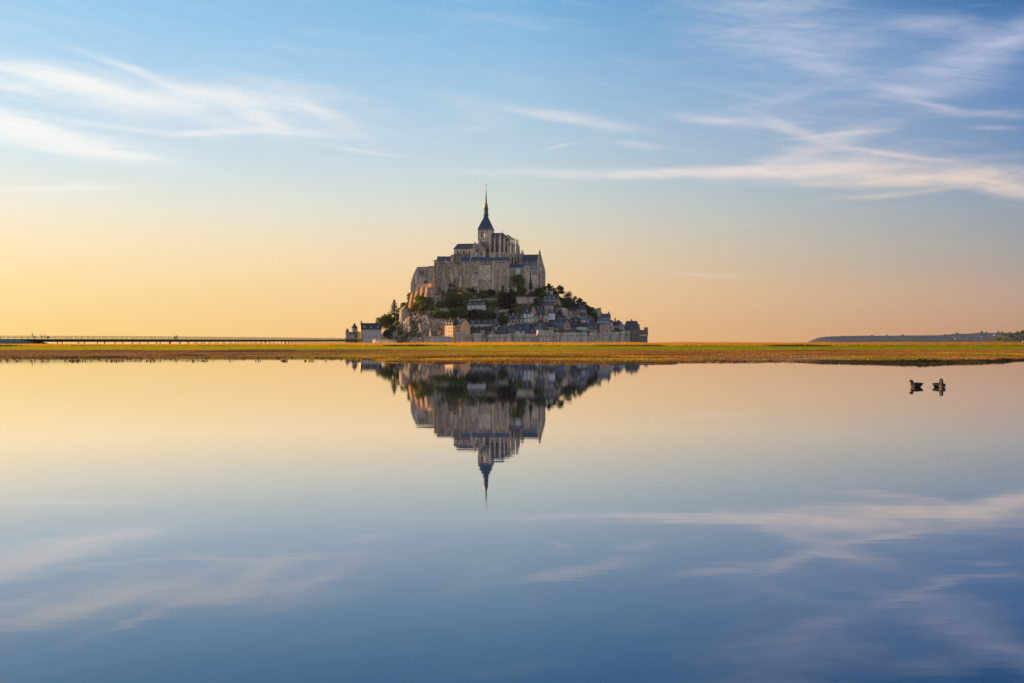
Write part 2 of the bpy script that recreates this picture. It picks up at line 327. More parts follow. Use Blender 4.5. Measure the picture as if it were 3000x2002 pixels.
# marsh vegetation
m = bpy.data.materials.new('marsh_blades'); m.use_nodes = True; t = m.node_tree; t.nodes.clear(); h = G(t)
at = h.n('ShaderNodeAttribute', attribute_name='tint'); d = h.n('ShaderNodeBsdfDiffuse'); tl = h.n('ShaderNodeBsdfTranslucent'); mx = h.n('ShaderNodeMixShader'); mx.inputs[0].default_value = .45
h.put(d.inputs[0], at.outputs['Color']); h.put(tl.inputs[0], at.outputs['Color']); t.links.new(d.outputs[0], mx.inputs[1]); t.links.new(tl.outputs[0], mx.inputs[2])
o_ = h.n('ShaderNodeOutputMaterial'); t.links.new(mx.outputs[0], o_.inputs[0]); MATS['marsh_blades'] = m
def blades(name, X, Y, H, wd, label, cat='grass', jit=.25, zfun=marsh_z, tint=None, nb=3, kind='stuff'):
    n = len(X); z = zfun(X, Y); c = tintfun(X, Y, z) if tint is None else tint
    V = []; Cc = []
    for k in range(nb):
        a = RNG.random(n)*math.pi; ox = RNG.normal(0, wd*.5, n); oy = RNG.normal(0, wd*.5, n); hh = H*(.6+.6*RNG.random(n)); lean = RNG.normal(0, .25, n)*hh
        dxv = np.cos(a)*wd*.5; dyv = np.sin(a)*wd*.5; x = X+ox; y = Y+oy
        V.append(np.stack([np.stack([x-dxv, y-dyv, z-.05], -1), np.stack([x+dxv, y+dyv, z-.05], -1), np.stack([x+lean, y, z+hh], -1)], 1))
        cc2 = c*(1+jit*(RNG.random((n, 1))-.5)*2); Cc.append(np.repeat(cc2[:, None], 3, 1))
    V = np.concatenate(V).reshape(-1, 3); Cc = np.concatenate(Cc).reshape(-1, 3)
    o = npmesh(name, V, np.arange(len(V)).reshape(-1, 3), 'marsh_blades', False, np.concatenate([Cc, np.ones((len(Cc), 1))], -1))
    return tag(o, label, cat, kind=kind)
def scatter(n, y0, y1, umax=.50):
    Y = y0+(y1-y0)*RNG.random(n); return (RNG.random(n)*2-1)*umax*Y, Y
X, Y = scatter(130000, 98, 200); keep = (Y > shore(X/Y)-18) & (RNG.random(len(X)) < .35+.9*fbm(X/4, Y/6, 3, 5)) & (marsh_z(X, Y) > -.015); X, Y = X[keep], Y[keep]
blades('glasswort', X, Y, .05+.15*fbm(X/5, Y/8, 3, 6), .11, 'red and olive low marsh plants along the far edge of the water', 'marsh plants', .6)
X, Y = scatter(50000, 196, 322); blades('meadow_grass', X, Y, .10+.0*X, .4, 'short bright green grass in a flat band behind the reddish plants', 'grass', .2)
X, Y = scatter(50000, 322, 385); blades('tall_grass', X, Y, .20+.50*fbm(X/9, Y/9, 3, 8), .26, 'tall golden dry grass along the crest of the marsh', 'grass', .25)
# thin plants standing out of the water at the left
def zw(X, Y): return X*0-.04
X = []; Y = []
for k in range(900):
    x = random.random()**1.0*1330-20; y = random.choice([1058.5, 1058.5, 1051, 1053.5, 1049, 1048]); cl_ = fbm(np.array([x/26.]), np.array([y/3.]), 2, 51)[0]
    if cl_ < .50: continue
    d_ = EYE*F/(y-1012+random.uniform(-.5, .5)); X.append((x-1500)/F*d_); Y.append(d_)
X = np.array(X); Y = np.array(Y)
blades('water_reeds', X, Y, .07+.26*RNG.random(len(X))**2.5+.0*X, .11, 'sparse dark stems poking out of the still water at the left', 'water plants', .3, zw, np.tile(np.array([[.10,.07,.03]]), (len(X), 1)), 5)
X = (np.interp(RNG.random(1100), [0, 1], [1240, 2330])-1500)/F; Ys_ = shore(X); Y = Ys_-RNG.random(len(X))**2*9; X = X*Y
kk = fbm(X/3., Y, 2, 61) > .46; X, Y = X[kk], Y[kk]
tt = np.where(RNG.random((len(X), 1)) < .5, np.array([[.30,.095,.04]]), np.array([[.40,.24,.03]]))
blades('shore_plants', X, Y, .06+.18*RNG.random(len(X))**1.8, .12, 'orange and red tufts growing out of the water below the island', 'marsh plants', .3, zw, tt, 5)

# water: still pool, mirror at grazing view, blue body where it is seen more steeply
m = bpy.data.materials.new('still_water'); m.use_nodes = True; t = m.node_tree; t.nodes.clear(); h = G(t)
fr = h.n('ShaderNodeFresnel'); fr.inputs[0].default_value = 1.33
gl = h.n('ShaderNodeBsdfGlossy'); gl.inputs['Roughness'].default_value = .013; gl.inputs['Color'].default_value = (.97,.97,.985,1)
df = h.n('ShaderNodeBsdfDiffuse'); df.inputs[0].default_value = (.005,.052,.15,1)
ge = h.n('ShaderNodeNewGeometry'); mp = h.n('ShaderNodeMapping'); mp.inputs['Scale'].default_value = (.25, 1.6, 1); t.links.new(ge.outputs['Position'], mp.inputs[0])
bp = h.n('ShaderNodeBump'); bp.inputs['Strength'].default_value = .5; bp.inputs['Distance'].default_value = .0016
h.put(bp.inputs['Height'], h.noise(mp.outputs[0], 1., 3, .6)); t.links.new(bp.outputs[0], gl.inputs['Normal'])
fac = h.mr(fr.outputs[0], .045, .63, .0, .97)
mx = h.n('ShaderNodeMixShader'); h.put(mx.inputs[0], fac); t.links.new(df.outputs[0], mx.inputs[1]); t.links.new(gl.outputs[0], mx.inputs[2])
o_ = h.n('ShaderNodeOutputMaterial'); t.links.new(mx.outputs[0], o_.inputs[0]); MATS['still_water'] = m
wb = MB(); wb.add([(-420,-300,0),(420,-300,0),(420,185,0),(-420,185,0)], [(0,1,2,3)])
tag(wb.build('water', 'still_water'), 'still mirror-like water reflecting the island and the sky', kind='structure')

# ------------------------------------------------------------------ the rock of the island
SX = [1070,1090,1110,1130,1150,1165,1180,1195,1208,1222,1240,1262,1300,1500,1600,1640,1700,1760,1800,1850,1880,1892,1930]
SY = [1013,1003,985, 960, 938, 922, 905, 880, 864, 856, 850, 845, 843, 843, 848, 872, 893, 917, 942, 968,  992, 1012, 1013]
FX = [1070,1110,1150,1200,1260,1310,1350,1800,1870,1915]; FY = [1135,1120,1098,1082,1076,1073,1063,1062,1078,1110]
GT = [0,.10,.25,.45,.62,.8,1.]; GV = [0,.13,.27,.44,.60,.78,1.]
CT = [0,.06,.14,.22,.40,.62,1.]; CV = [0,.15,.40,.52,.60,.76,1.]
def hz0(X, Y):
    x = 1500+X/np.maximum(Y, 1)*F
    H = EYE+(1012-np.interp(x, SX, SY))*1125/F
    Yf = np.interp(x, FX, FY); Yr = np.interp(x, [1070,1180,1260,1600,1915], [1150,1128,1120,1120,1140])
    t = np.clip((Y-Yf)/(Yr-Yf), 0, 1)
    k = np.clip((1335-x)/50, 0, 1)
    gv = np.interp(t, GT, GV)*(1-k)+np.interp(t, CT, CV)*k
    z = H*gv*np.where(Y > Yf, 1, 0)
    back = np.clip((Y-Yr-95)/70, 0, 1); z = z*(1-back)**1.2
    z = np.where(Y < Yf, -1.5, z)
    return z, k, t, x
def hz(X, Y):
    X = np.asarray(X, float); Y = np.asarray(Y, float)
    z, k, t, x = hz0(X, Y)
    rough = np.clip((1330-x)/40, 0, 1)*np.clip(t*8, 0, 1)*np.clip((1-t)*2.2, 0, 1)
    rid = 1-np.abs(fbm(X/7.+Y/20., Y/9.+z/9., 5, 101)*2-1)
    z2 = z+rough*((rid-.75)*9+(fbm(X/2.2, Y/2.2+z/3, 4, 111)-.5)*6.)+(1-rough)*(fbm(X/8., Y/8., 3, 121)-.5)*1.6*np.clip(t*6, 0, 1)
    return z2
def hit(x, y):      # where the line of sight meets the rock
    Y = np.arange(1058, 1230, .5); X = (x-1500)/F*Y; Z = EYE+(1012-y)/F*Y
    ok = np.nonzero(Z <= hz(X, Y))[0]
    Yh = Y[ok[0]] if len(ok) else 1118.
    return W(x, y, Yh)
xs = np.linspace(-160, 150, 520); ys = np.concatenate([np.linspace(1056, 1130, 190), np.linspace(1132, 1290, 60)])
Yg, Xg = np.meshgrid(ys, xs, indexing='ij'); Zg = hz(Xg, Yg)
rg = np.stack([Xg, Yg, Zg], -1).copy()
kk = np.clip((1330-(1500+Xg/Yg*F))/40, 0, 1)*np.clip(Zg/6, 0, 1)
rg[..., 1] += kk*(fbm(Xg/3., Zg/3.5, 5, 131)-.5)*7.5; rg[..., 0] += kk*(fbm(Xg/4+9, Zg/4., 3, 141)-.5)*4.
idx = np.arange(Zg.size).reshape(Zg.shape); fa = np.stack([idx[:-1, :-1], idx[:-1, 1:], idx[1:, 1:], idx[1:, :-1]], -1).reshape(-1, 4)
o = npmesh('rocky_hill', rg.reshape(-1, 3), fa, 'rock'); tag(o, 'grey and orange granite hill of the tidal island', kind='structure')

# low plants over the slopes
n = 100000; px = 1090+RNG.random(n)*810; Yq = 1062+RNG.random(n)*62; Xq = (px-1500)/F*Yq; Zq = hz(Xq, Yq)
z0, k0, t0, x0 = hz0(Xq, Yq); py = 1012-(Zq-EYE)/Yq*F
dens_ = fbm(Xq/9, Yq/9, 3, 151)
keep = (Zq > 1) & np.where(px < 1330, ((py < 925) & (px < 1262+(py-850)*1.6) & (dens_ > .34)) | ((px < 1182) & (dens_ > .18)) | ((px >= 1182) & (py > 925) & (dens_ > .66)) | ((py < 925) & (px > 1262) & (dens_ > .40)), (dens_ > np.where((px > 1440) & (py > 905), .56, .30)) & (py < 1000))
Xq, Yq, Zq = Xq[keep], Yq[keep], Zq[keep]; n = len(Xq)
hh = 1.+2.4*np.clip(fbm(Xq/4, Yq/4, 3, 161)-.35, 0, 1)*2
P0 = np.stack([Xq, Yq, Zq+RNG.random(n)*hh], -1)
def leafcloud(P, size):
    n = len(P); a = RNG.normal(0, 1, (n, 3)); a /= np.linalg.norm(a, axis=1)[:, None]; b_ = RNG.normal(0, 1, (n, 3)); b_ = np.cross(a, b_); b_ /= np.linalg.norm(b_, axis=1)[:, None]
    s_ = (size*(.6+.8*RNG.random(n)))[:, None]
    V = np.stack([P-a*s_*.5-b_*s_*.3, P+a*s_*.5-b_*s_*.2, P+b_*s_*.55], 1).reshape(-1, 3)
    return V, np.arange(3*n).reshape(-1, 3)
V, f_ = leafcloud(P0, np.full(n, 1.15)); o = npmesh('undergrowth', V, f_, 'undergrowth'); tag(o, 'bushes and ground cover over the slopes of the island', 'undergrowth', kind='stuff')

# ------------------------------------------------------------------ trees
def tree(x, yb, w, hgt, mt, label, kind='round', Y=None, name='tree', n=None, group='trees on the island', cat='tree', leaf=.95, sink=1.0):
    """x, yb: foot in the photo; w, hgt: crown width and full height in photo pixels"""
    p = hit(x, yb) if Y is None else W(x, yb, Y); m_ = p.y/F; w *= m_; hgt *= m_
    root = empty(name, p); tag(root, label, cat, group)
    tb = MB(); rt = max(.22, w*.035); top = hgt*.72
    tb.bar((0, 0, -2), (0, 0, hgt*.35), rt*1.25, rt*.85, 8); tb.bar((0, 0, hgt*.35), (w*.03, 0, top), rt*.85, rt*.3, 7)
    for k in range(6):
        a = 2.4*k; z_ = hgt*(.28+.06*k); tb.bar((0, 0, z_), (math.cos(a)*w*.33, math.sin(a)*w*.33, z_+hgt*.22), rt*.45, rt*.12, 5)
    tb.build('trunk', 'bark', root)
    if kind == 'conifer':
        n = n or int(900+w*hgt*12); tt = RNG.random(n)**1.35; lay = np.floor(tt*15)/15.; fr_ = (tt-lay)*15
        rad = w*.5*(1-lay*.93)*(.72+.28*np.sin(lay*61)+.12*RNG.random(n)); rr = rad*np.sqrt(RNG.random(n)); na = 7+np.floor(lay*3)
        a = (np.floor(RNG.random(n)*na)+RNG.normal(0, .13, n))/na*2*np.pi+lay*9
        z_ = hgt*(.06+.92*lay)+rr*.16*(RNG.random(n)-.1)+fr_*hgt*.05
        P = np.stack([rr*np.cos(a), rr*np.sin(a), z_], -1); sz = np.full(n, leaf*.8)
    elif kind == 'layered':
        n = n or int(900+w*hgt*10); P = []; 
        for k in range(14):
            a = random.random()*6.28; u_ = random.random(); r_ = w*.42*random.uniform(.1, 1.)*(1-.75*u_); c_ = np.array([r_*math.cos(a), r_*math.sin(a), hgt*(.12+.8*u_)])
            q = RNG.normal(0, 1, (n//14, 3))*np.array([w*.10, w*.10, hgt*.06]).clip(.1); P.append(c_+q)
        P = np.concatenate(P); sz = np.full(len(P), leaf*.8)
    else:
        n = n or int(900+w*hgt*11); nb = 26 if kind == 'round' else 30; P = []
        for k in range(nb):
            a = random.random()*6.28; u_ = random.uniform(-.75, .9); r_ = math.sqrt(max(0, 1-u_*u_))*random.uniform(.35, .85)
            c_ = np.array([r_*math.cos(a)*w*.46, r_*math.sin(a)*w*.46, hgt*.50+u_*hgt*.40]); rb = min(w, hgt*1.3)*random.uniform(.07, .17)
            if kind == 'dense': rb *= 1.25
            q = RNG.normal(0, 1, (n//nb, 3)); q /= np.linalg.norm(q, axis=1)[:, None]; q *= (RNG.random(n//nb)**.6*rb*1.15)[:, None]; q[:, 2] *= .85
            P.append(c_+q)
        P = np.concatenate(P); P = P[P[:, 2] > .06*hgt]; sz = leaf*(.55+.9*RNG.random(len(P))**2)
    V, f_ = leafcloud(P, sz); o = npmesh('crown', V, f_, mt); o.parent = root
    return root

# ------------------------------------------------------------------ buildings
def win_mesh(w, h, frame, pane, shutters=None, arch=False):
    b = MB(); pr = .10
    if arch:
        n = 7; pts = [(-w/2, 0), (w/2, 0)]+[(w/2*math.cos(math.pi*i/n), h-w/2+w/2*1.25*math.sin(math.pi*i/n)) for i in range(n+1)]
        b.prism([(x*1.22, z*1.04-.02*h) for x, z in pts], -.07, .1, 0); b.prism(pts, -pr, .05, 1)
    else:
        b.box(-w/2-.12, w/2+.12, -.07, .1, -.12, h+.12, 0); b.box(-w/2, w/2, -pr, .05, 0, h, 1)
        if w > .9: b.box(-.04, .04, -pr-.04, 0, 0, h, 0); b.box(-w/2, w/2, -pr-.035, 0, h*.55, h*.55+.07, 0)
    if shutters:
        b.box(-w/2-.14-w*.48, -w/2-.14, -.13, -.02, -.02, h+.02, 2); b.box(w/2+.14, w/2+.14+w*.48, -.13, -.02, -.02, h+.02, 2)
    ms = [frame, pane]+([shutters] if shutters else [])
    return b, ms
LIB = {}
def add_windows(root, m_, ztop, xc, cy, wins, frame, pane, shutters=None, arch=False, v=0., name='window'):
    """wins: photo px (x centre, y top, width, height)"""
    big = 1.45 if frame.startswith('granite') else 1.
    for (x, y, w, h) in wins:
        w = w*big if w < 5 else w
        w_, h_ = w*m_, h*m_; key = (round(w_, 1), round(h_, 1), frame, pane, shutters, arch, name)
        u = (x-xc)*m_/cy; z = ztop(y+h)
        if key not in LIB:
            b, ms = win_mesh(w_, h_, frame, pane, shutters, arch); o = b.build(name, ms, root); LIB[key] = o; o.location = (u, v, z)
        else: inst(LIB[key], root, (u, v, z)).name = name
def house(x0, yr, x1, ye, yb, roof, wall, rmat, label, yaw=0., dep=8., cols=0, rws=(), ww=1.7, wh=2.6, frame='granite_pale', pane='glass_dark', shut=None, arch=False,
          dorm=0, chim=(), chm='brick', Y=None, wins=(), name='house', cat='house', group=None, timber=None, down=7., ridge_in=None, extra=None, lift=.35, dmat=None, base=None):
    xc = (x0+x1)/2; p = hit(xc, yb) if Y is None else W(xc, yb, Y)
    m_ = p.y/F; cy = math.cos(R(yaw)); w = (x1-x0)*m_/cy; he = (yb-ye)*m_; hr = (yb-yr)*m_
    root = empty(name, p, R(yaw)); tag(root, label, cat, group)
    b = MB(); zb = -down
    if roof in ('s',): b.box(-w/2, w/2, 0, dep, zb, he); b.prismx([(0, he), (dep, he), (dep/2, hr-.15)], -w/2, w/2)
    elif roof == 'f': b.prism([(-w/2, zb), (w/2, zb), (w/2, he), (0, hr-.2), (-w/2, he)], 0, dep)
    elif roof in ('c',): b.lathe(0, w/2, [(w/2, zb), (w/2, he)], 16)
    elif roof in ('lr', 'll'):
        hl, hr_ = (he, hr) if roof == 'lr' else (hr, he); b.prism([(-w/2, zb), (w/2, zb), (w/2, hr_-.2), (-w/2, hl-.2)], 0, dep)
    else: b.box(-w/2, w/2, 0, dep, zb, he)
    b.build('wall', wall, root)
    rb = MB(); ov = .35
    if roof == 's':
        sl_ = (hr-he)/(dep/2); e = -ov; ze = he-ov*sl_*.6
        rb.prismx([(e, ze), (dep/2, hr), (dep-e, ze), (dep-e, ze-.28), (dep/2, hr-.34), (e, ze-.28)], -w/2-.2, w/2+.2)
    elif roof == 'f':
        sl_ = (hr-he)/(w/2); xo = w/2+ov; zo = he-ov*sl_
        rb.prism([(-xo, zo), (0, hr+.1), (xo, zo), (xo, zo-.35), (0, hr-.28), (-xo, zo-.35)], -ov, dep+ov)
    elif roof in ('h', 'm', 'p'):
        ri = {'h': .38, 'm': .06, 'p': .5}[roof] if ridge_in is None else ridge_in
        a = w*ri if roof != 'h' else min(w*.46, dep*.5 if ridge_in is None else w*ri)
        vi = {'h': dep/2-.05, 'm': dep*.22, 'p': dep/2-.05}[roof]
        rb.taper((-w/2-ov, w/2+ov, -ov, dep+ov, he-.03), (-w/2+a+.0, w/2-a+.01, vi, dep-vi, hr))
        rb.box(-w/2-ov, w/2+ov, -ov, dep+ov, he-.22, he-.031)
    elif roof == 'c':
        rb.lathe(0, w/2, [(w/2+.4, he-.15), (w/2+.4, he), (w*.30, he+(hr-he)*.42), (.12, hr)], 16)
    elif roof == 'o':   # ogee dome
        rb.lathe(0, w/2, [(w/2+.3, he), (w/2+.35, he+(hr-he)*.25), (w*.42, he+(hr-he)*.5), (w*.24, he+(hr-he)*.75), (.12, hr)], 14)
    elif roof in ('lr', 'll'):
        hl, hr_ = (he, hr) if roof == 'lr' else (hr, he); rb.prism([(-w/2-.2, hl), (w/2+.2, hr_), (w/2+.2, hr_-.3), (-w/2-.2, hl-.3)], -ov, dep+ov)
    ro = rb.build('roof', rmat, root) if rb.v else None
    zt = lambda y: (yb-y)*m_
    ws_ = list(wins)
    if cols:
        for (yy, ) in [(r_,) for r_ in rws]:
            for c_ in range(cols): ws_.append((x0+(x1-x0)*(c_+.5)/cols, yy, ww/m_, wh/m_))
    add_windows(root, m_, zt, xc, cy, ws_, frame, pane, shut, arch, v=0.)
    if dorm and ro:
        sl_ = (hr-he)/(dep/2 if roof in ('s', 'h') else dep*.22); zr = he+(hr-he)*.22; vd = max(-.1, (zr-he)/sl_-.3)
        for k in range(dorm):
            u = -w/2+w*(k+.5)/dorm; d = MB(); dw, dh = .75, min(1.9, (hr-he)*.5)
            d.box(u-dw, u+dw, vd, vd+2.2, zr-.4, zr+dh, 0); d.box(u-dw*.55, u+dw*.55, vd-.07, vd+.1, zr+.1, zr+dh-.15, 1)
            d.prism([(u-dw-.2, zr+dh), (u+dw+.2, zr+dh), (u, zr+dh+.8)], vd-.2, vd+2.4, 2)
            d.build('dormer', [dmat or 'plaster', 'glass_dark', rmat], ro)
    for c_ in chim:
        u = -w/2+w*c_; b2 = MB(); zc = hr-.5 if roof != 'c' else hr*.8; b2.box(u-.65, u+.65, dep/2-.5, dep/2+.5, zc-2.5, hr+1.5, 0); b2.box(u-.75, u+.75, dep/2-.6, dep/2+.6, hr+1.5, hr+1.7, 0)
        b2.box(u-.4, u-.1, dep/2-.15, dep/2+.15, hr+1.7, hr+2.2, 1); b2.box(u+.1, u+.4, dep/2-.15, dep/2+.15, hr+1.7, hr+2.2, 1)
        b2.build('chimney', [chm, 'brick'], ro or root)
    if timber:
        b3 = MB(); 
        for k in range(7):
            u = -w/2+w*(k)/6; top = he if roof != 'f' else he+(hr-he)*(1-abs(u)/(w/2))*.92
            b3.box(u-.12, u+.12, -.12, -.001, .2, top-.1)
        for z_ in (he*.33, he*.66, he-.1): b3.box(-w/2, w/2, -.14, -.001, z_-.13, z_+.13)
        if roof == 'f':
            for s_ in (-1, 1): b3.add([(s_*(w/2+.5), -.5, he-.9), (s_*(w/2+.5), -.5, he-.3), (0, -.5, hr+.35), (0, -.5, hr-.4), (s_*(w/2+.5), -.3, he-.9), (s_*(w/2+.5), -.3, he-.3), (0, -.3, hr+.35), (0, -.3, hr-.4)],
                       [(0,1,2,3), (7,6,5,4), (0,4,5,1), (2,6,7,3), (1,5,6,2), (0,3,7,4)])
        b3.build('timber_frame', timber, root)
    return root, m_, w, he, hr

# ------------------------------------------------------------------ the abbey church on the summit
MC = 1150/F
def Lz(y): return (850-y)*MC          # local height above the church's root, which sits at photo row 850
church = empty('abbey_church', W(1420.5, 850, 1150), R(-9)); tag(church, 'abbey church with tall slate spire and gilded statue crowning the island', 'church')
CX = math.cos(R(9))
def Lu(x): return (x-1420.5)*MC/CX
TW = 19.6*MC/CX; TD = TW*2   # tower half width, depth
# tower: solid below, open belfry above
tb = MB(); tb.box(-TW, TW, 0, TD, -5, Lz(702))
z0, z1, zb0, zb1 = Lz(702), Lz(672), Lz(694.5), Lz(680)
op = [Lu(1410.5)+.3, Lu(1419.2), Lu(1428)]; ow = .62
for side, off in ((0, 0.), (1, -TD*.18)):     # the far openings stand a little to one side
    v0, v1 = (0, 1.1) if side == 0 else (TD-1.1, TD)
    tb.box(-TW, TW, v0, v1, z0, zb0); tb.box(-TW, TW, v0, v1, zb1, z1)
    e = [-TW]+sum([[o+off-ow, o+off+ow] for o in (op if side == 0 else [op[1]-2*0, op[2]])], [])+[TW]
    for i in range(0, len(e), 2): tb.box(e[i], e[i+1], v0, v1, zb0, zb1)
for s_ in (-1, 1):
    a, b_ = sorted((s_*TW, s_*(TW-1.1))); tb.box(a, b_, 1.1, TD-1.1, z0, z1)
tb.build('tower', 'granite_pale', church)
tt = MB()
tt.box(-TW-.35, TW+.35, -.35, TD+.35, Lz(702.6), Lz(701.2)); tt.box(-TW-.4, TW+.4, -.4, TD+.4, Lz(673.3), Lz(671.5))
for k in range(9):
    u = -TW+(k+.5)*TW*2/9; tt.box(u-.22, u+.22, -.30, -.001, Lz(676), Lz(673.3))
for u in (-TW, -TW*.36+.2, TW*.34+.3, TW): tt.box(u-.3, u+.3, -.3, -.001, Lz(701), Lz(674))
tt.build('cornice', 'granite', church)
add_windows(church, MC, Lz, 1420.5, CX, [(1410.5, 707, 3, 7), (1429.5, 707, 3, 7)], 'granite_pale', 'glass_dark', arch=True)
for k in range(3):
    b_ = MB(); b_.box(-.1, .1, .25, .5, 0, 5, 0); o = None
rb = MB(); zr = [(672, 1.12), (668, 1.0), (660, .84), (650, .63), (641, .42), (634, .30), (628.5, .27)]
for (ya, ra), (yb_, r2) in zip(zr, zr[1:]): rb.taper((-TW*ra, TW*ra, TW-TW*ra, TW+TW*ra, Lz(ya)), (-TW*r2, TW*r2, TW-TW*r2, TW+TW*r2, Lz(yb_)))
roofo = rb.build('tower_roof', 'slate_blue', church)
dm = MB(); dm.box(TW*.35, TW*.55, TW*.38, TW*.7, Lz(645), Lz(641.5)); dm.build('dormer', 'slate_dark', roofo)
c_ = TW
sb = MB(); P8 = math.pi/8
sb.lathe(0, c_, [(TW*.44, Lz(629)), (TW*.44, Lz(627.6)), (TW*.30, Lz(627)), (TW*.27, Lz(625)), (TW*.27, Lz(614)), (TW*.34, Lz(613)), (TW*.34, Lz(612)), (TW*.22, Lz(611.5)), (TW*.21, Lz(601)), (TW*.165, Lz(600)), (TW*.12, Lz(585)), (TW*.055, Lz(560)), (.07, Lz(547.5))], 8, rot=P8)
for k in range(8):
    a = P8+k*math.pi/4; r_ = TW*.31; x_, y_ = r_*math.cos(a), c_+r_*math.sin(a)
    sb.bar((x_, y_, Lz(627)), (x_, y_, Lz(613)), .16, .13, 4); sb.bar((x_, y_, Lz(613)), (x_, y_, Lz(606)), .2, .02, 4)
    r2 = TW*.25; x_, y_ = r2*math.cos(a), c_+r2*math.sin(a); sb.bar((x_, y_, Lz(612)), (x_, y_, Lz(601)), .15, .12, 4); sb.bar((x_, y_, Lz(601)), (x_, y_, Lz(594)), .22, .02, 4)
    for yy in (590, 580, 570): r3 = TW*.055+(596-560)*0+TW*.0028*(yy-560)*1.; 
for k in range(4):
    a = k*math.pi/2+.5; sb.bar((0, c_, Lz(628.2)), (TW*.62*math.cos(a), c_+TW*.62*math.sin(a), Lz(628.0)), .12, .08, 4); sb.bar((0, c_, Lz(612.5)), (TW*.42*math.cos(a), c_+TW*.42*math.sin(a), Lz(612.3)), .1, .06, 4)
sp_ = sb.build('spire', 'copper_green', church)
gb = MB()
for k in (4, 3): a = P8*0+k*math.pi/4+P8; x_, y_ = TW*.29*math.cos(a), c_+TW*.29*math.sin(a); gb.bar((x_, y_, Lz(604)), (x_, y_, Lz(597)), .26, .06, 5)
gb.build('sunlit_finial', 'gilt', sp_)  # left pinnacles only: gold glint of the sun put into the metal
st = MB(); zs = Lz(547.5)   # winged gilded figure, sword raised
st.lathe(0, c_, [(.45, zs-.1), (.5, zs+.2), (.2, zs+.35)], 8)
st.lathe(0, c_, [(.34, zs+.3), (.30, zs+.9), (.22, zs+1.5), (.36, zs+2.1), (.30, zs+2.5), (.12, zs+2.62), (.19, zs+2.8), (.17, zs+3.0), (.05, zs+3.15)], 8)
for s_ in (-1, 1):
    st.add([(s_*.1, c_+.25, zs+1.5), (s_*.1, c_+.25, zs+2.4), (s_*.75, c_+.4, zs+3.3), (s_*1.5, c_+.45, zs+3.9), (s_*1.15, c_+.4, zs+3.1), (s_*.9, c_+.35, zs+2.5), (s_*.1, c_+.35, zs+1.5), (s_*.1, c_+.35, zs+2.4), (s_*.75, c_+.5, zs+3.3), (s_*1.5, c_+.55, zs+3.9), (s_*1.15, c_+.5, zs+3.1), (s_*.9, c_+.45, zs+2.5)],
           [(0,1,2,3,4,5), (11,10,9,8,7,6)]+[(i, (i+1) % 6, (i+1) % 6+6, i+6) for i in range(6)])
st.bar((.2, c_, zs+2.3), (.55, c_-.2, zs+2.9), .09, .07, 5); st.bar((.55, c_-.2, zs+2.9), (.45, c_-.2, zs+4.1), .05, .02, 4); st.bar((-.2, c_, zs+2.3), (-.55, c_-.1, zs+1.9), .09, .07, 5)
st.build('gilded_statue', 'gilt', church)
# nave and aisle
nb = MB(); nx0, nx1 = Lu(1328), Lu(1402); nb.box(nx0, nx1, 1.5, TD-1.5, Lz(790), Lz(727.5)); nb.build('nave_wall', 'granite_pale', church)
nb = MB(); nz0, nz1 = Lz(728.3), Lz(711.8); d0, d1 = 1.0, TD-1.0; mid = TD/2
nb.add([(nx0-.6, d0, nz0), (nx1, d0, nz0), (nx1, d1, nz0), (nx0-.6, d1, nz0), (Lu(1336), mid, nz1), (nx1, mid, nz1)], [(0,1,5,4), (2,3,4,5), (3,0,4), (1,2,5), (0,3,2,1)]); nb.build('nave_roof', 'slate', church)
add_windows(church, MC, Lz, 1420.5, CX, [(1340.5, 734, 3, 8.5), (1357.5, 734, 3, 8.5), (1374.7, 734, 3, 8.5), (1389, 734, 3, 8.5)], 'granite_pale', 'glass_dark', arch=True, v=1.5)
ab = MB(); ab.prismx([(1.4, Lz(743)), (-5.5, Lz(751)), (-5.5, Lz(751.8)), (1.4, Lz(744.4))], Lu(1327.5), Lu(1392)); ab.build('aisle_roof', 'slate', church)
ab = MB(); ab.box(Lu(1328.5), Lu(1392), -5, 1.4, Lz(800), Lz(752)); 
for k in range(5): u = Lu(1331+k*14.5); ab.box(u-.5, u+.5, -5.6, -4.9, Lz(800), Lz(748))
ab.build('aisle_wall', 'granite', church)
# south transept
tv = -11.; sa = MB(); gx0, gx1, gxm = Lu(1394.5)-1.2, Lu(1429)-1.2, Lu(1408)-1.3
sa.prism([(gx0, Lz(790)), (gx1, Lz(790)), (gx1, Lz(731)), (gxm, Lz(718)), (gx0, Lz(731))], tv, 0); sa.build('transept_wall', 'granite', church)
sa = MB(); sa.prism([(gx0-.4, Lz(731.7)), (gxm, Lz(717.3)), (gx1+.4, Lz(731.7)), (gx1+.4, Lz(732.6)), (gxm, Lz(718.4)), (gx0-.4, Lz(732.6))], tv+.4, 0); sa.build('transept_roof', 'slate_dark', church)
sa = MB(); sa.prism([(gx0-.7, Lz(732.6)), (gx0-.7, Lz(731.2)), (gxm, Lz(716.6)), (gx1+.7, Lz(731.2)), (gx1+.7, Lz(732.6)), (gxm, Lz(718.6))], tv-.3, tv+.5)
sa.box(gx0-.8, gx0+.9, tv-.5, tv+1, Lz(790), Lz(733)); sa.box(gx1-.9, gx1+.8, tv-.5, tv+1, Lz(790), Lz(733)); sa.build('gable_coping', 'granite_pale', church)
add_windows(church, MC, Lz, 1420.5, CX, [(1404, 732, 8, 13)], 'granite_pale', 'glass_dark', arch=True, v=tv)
add_windows(church, MC, Lz, 1420.5, CX, [(1393.8, 741, 5, 10), (1416, 741, 5, 10)], 'granite', 'glass_dark', arch=True, v=tv)
sa = MB(); sa.box(Lu(1401.5)-1.2, Lu(1408.5)-1.2, tv-1.6, tv, Lz(752), Lz(742)); sa.build('porch', 'plaster', church)
